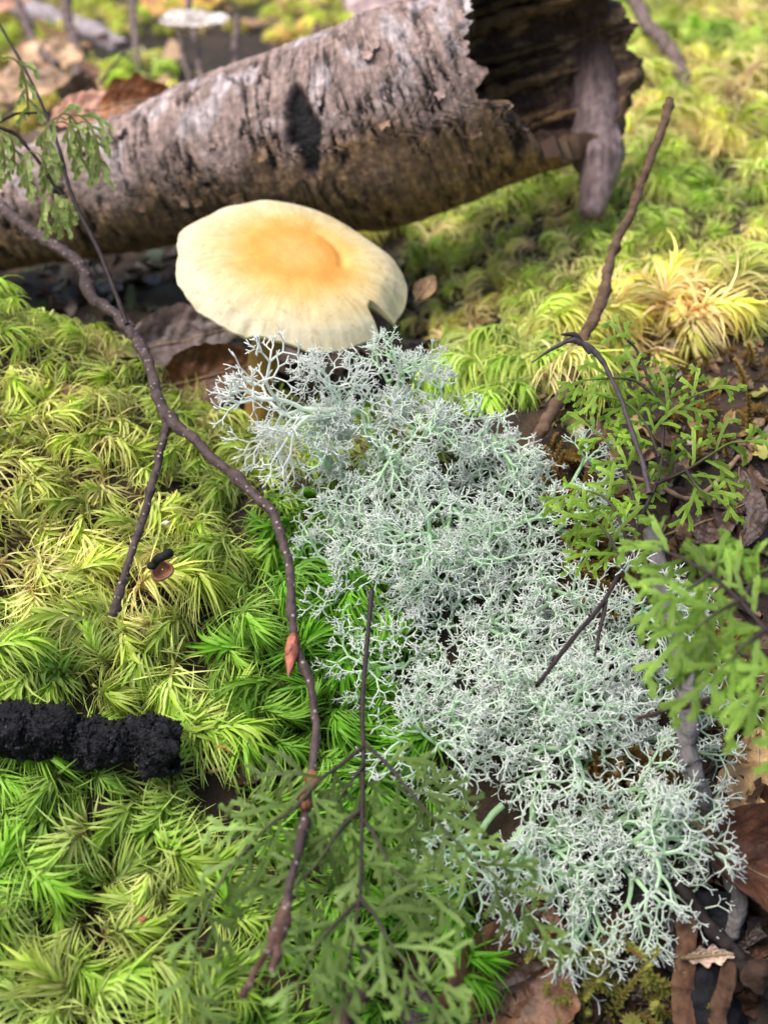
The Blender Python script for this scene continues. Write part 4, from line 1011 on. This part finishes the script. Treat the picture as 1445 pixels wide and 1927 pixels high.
# black crusted stick on the moss
cpts = [P(-120, 1340, 17.9), P(0, 1365, 18.0), P(90, 1387, 18.0), P(190, 1397, 17.9), P(270, 1405, 17.8), P(325, 1412, 17.8)]
c = spline(np.array(cpts), 230); k_ = np.linspace(0, 1, 230)
c = c + np.stack([0 * k_, .1 * fbm(np.stack([k_ * 9, 0 * k_, 0 * k_], 1), 2), .16 * fbm(np.stack([k_ * 8, 0 * k_ + 3, 0 * k_], 1), 2)], 1)
rr_ = np.interp(k_, [0, .4, .52, .6, .75, .86, .95, 1], [.25, .27, .19, .27, .23, .36, .33, .08])
m = MB(); m.tube(c, rr_, 110, (.012, .012, .015)); v0 = m.v[0]; cen_ = np.vstack([np.repeat(c, 110, 0), c[:1], c[-1:]]); nn_ = v0 - cen_; nn_ /= np.linalg.norm(nn_, axis=1)[:, None] + 1e-9
grain = np.abs(fbm(v0 * 7, 3)); m.v[0] = v0 + nn_ * (.30 * fbm(v0 * 1.25, 3) + .12 * grain + .07 * np.clip(pn(v0 * 22), 0, 1))[:, None]
m.c[0] = np.clip(.005 + .02 * grain, 0, .04)[:, None] * np.array((.95, .95, 1.15))
stick = tag(thing('black_crust_stick', '', 'stick', c[115]), 'stick covered in granular black crust sunk into the moss bank', 'stick')
m.build('crusted_stick', M_char, stick)
sv = m.v[0]; gr = MB(); oc = np.array([(1, 0, 0), (-1, 0, 0), (0, 1, 0), (0, -1, 0), (0, 0, 1), (0, 0, -1)], float)
of = np.array([(0, 2, 4, 4), (2, 1, 4, 4), (1, 3, 4, 4), (3, 0, 4, 4), (2, 0, 5, 5), (1, 2, 5, 5), (3, 1, 5, 5), (0, 3, 5, 5)])
for k in rng.choice(len(sv), 5200, replace=False):
    gr.add(sv[k] + nn_[k] * .012 + oc * rng.uniform(.012, .036) * (1 + .35 * rng.normal(size=(6, 1))), of, np.array((.95, .95, 1.12)) * rng.choice([.006, .012, .03, .06], p=[.45, .35, .16, .04]))
gg = gr.build('crust_grain', M_char, stick); gg['kind'] = 'stuff'
# seed cup
cup = thing('seed_cup', 'tiny brown open seed cup with a black stub in the moss', 'seed cup', Pg(308, 1075, .6))
cp = P(305, 1072, 19.15); nd = nrm(np.array((.1, -.7, .5))); a_ = nrm(np.cross(nd, (1, 0, 0))); b_ = np.cross(nd, a_); tp = np.linspace(0, 2 * math.pi, 28, endpoint=False)
prof = [(.02, -.2), (.12, -.16), (.18, -.04), (.2, .08), (.17, .1), (.14, 0), (.08, -.1), (.01, -.12)]
m = MB(); m.grid(np.array([[cp + r_ * (1 + .1 * math.sin(3 * t)) * (a_ * math.cos(t) + b_ * math.sin(t)) + nd * h for t in tp] for r_, h in prof]), (.30, .14, .07), wrap=True); m.build('cup', M_leaf, cup)
m, _ = twig_mesh([(283, 1066, 18.8), (300, 1050, 18.6), (322, 1042, 18.5)], [.07, .075, .07], np.array((.02, .019, .02)), jit=.4); m.build('stub', M_wood, cup)
for px, py, d, dx, lab, c_ in ((305, 985, 18.9, .16, 'tiny cream seed husk lying on the moss', (.75, .68, .45)), (405, 1405, 17.2, .3, 'orange pine needle sticking out of the moss', (.6, .32, .08)), (262, 1730, 15.3, .12, 'small red brown bud scale caught in the moss', (.45, .13, .05))):
    a0 = P(px, py, d); m = MB(); m.tube(np.array([a0, a0 + (dx * .5, -.02, .02), a0 + (dx, 0, -.25 if 'needle' in lab else .03)]), [.02, .05 if dx < .2 else .022, .015], 7, c_); tag(m.build('plant_scrap', M_leaf), lab, 'scrap')

# ------------------------------------------------------------------ beyond the log
BGW = np.array((.17, .125, .115))
for pts, r_, lab in (([(118, -60, 57), (128, 20, 56), (140, 80, 55), (152, 160, 52)], .30, 'thick dark sapling stem beyond the rolled leaf'),
                    ([(240, -60, 60), (252, 20, 59), (256, 90, 57), (262, 150, 54)], .22, 'brown sapling stem between the far leaf piles'),
                    ([(20, -40, 52), (50, 40, 51), (80, 100, 50), (110, 125, 49)], .2, 'slanting thin brown twig crossing the far grey branch'),
                    ([(348, -60, 46), (358, 20, 45.5), (368, 80, 45), (382, 165, 44)], .14, 'thin stem holding the pale cream leaf'),
                    ([(335, 40, 46), (345, 100, 46), (362, 170, 45)], .12, 'short thin twig under the pale cream leaf'),
                    ([(446, 32, 46), (444, 80, 45.5), (441, 140, 44)], .16, 'short upright brown stump of a stem behind the log'),
                    ([(600, -60, 72), (608, 10, 70), (618, 60, 66)], .4, 'dark stem in the far green moss'),
                    ([(1185, -10, 44), (1215, 35, 43), (1245, 75, 42), (1280, 130, 41.2), (1300, 175, 41)], .28, 'dark brown twig leaning out of the hummock moss')):
    m, _ = twig_mesh(pts, [r_, r_ * .9, r_], BGW, jit=.3); tag(m.build('stem', M_wood) if False else m.build('sapling_stem', M_wood), lab, 'stem')
m, _ = twig_mesh([(-60, -60, 66), (40, 5, 64), (140, 50, 62), (230, 90, 60), (310, 118, 58)], [.75, .7, .6, .5, .25], np.array((.36, .31, .33)), jit=.3); tag(m.build('fallen_branch', M_wood), 'pale grey fallen branch lying on the far forest floor', 'branch')
stump = thing('tree_stump', 'dark rotten tree stump with ridged roots beyond the hummock', 'stump', (25, 62, 1.0))
for k in range(9):
    x0 = 16 + 2.4 * k; m = MB(); c = spline(np.array([(x0 + 1, 66, 14), (x0, 64, 8), (x0 - .4, 62.5, 4.2), (x0 - 1 + rng.normal(), 60 + rng.normal(), 1.5)]), 30)
    m.tube(c, np.linspace(1.5, 1.1, 30) * rng.uniform(.8, 1.2), 14, np.array((.10, .062, .045)) * rng.uniform(.5, 1.5), jit=.6); m.build('root_ridge', M_wood, stump)

for o in bpy.data.objects:
    if '_o' in o: del o['_o']
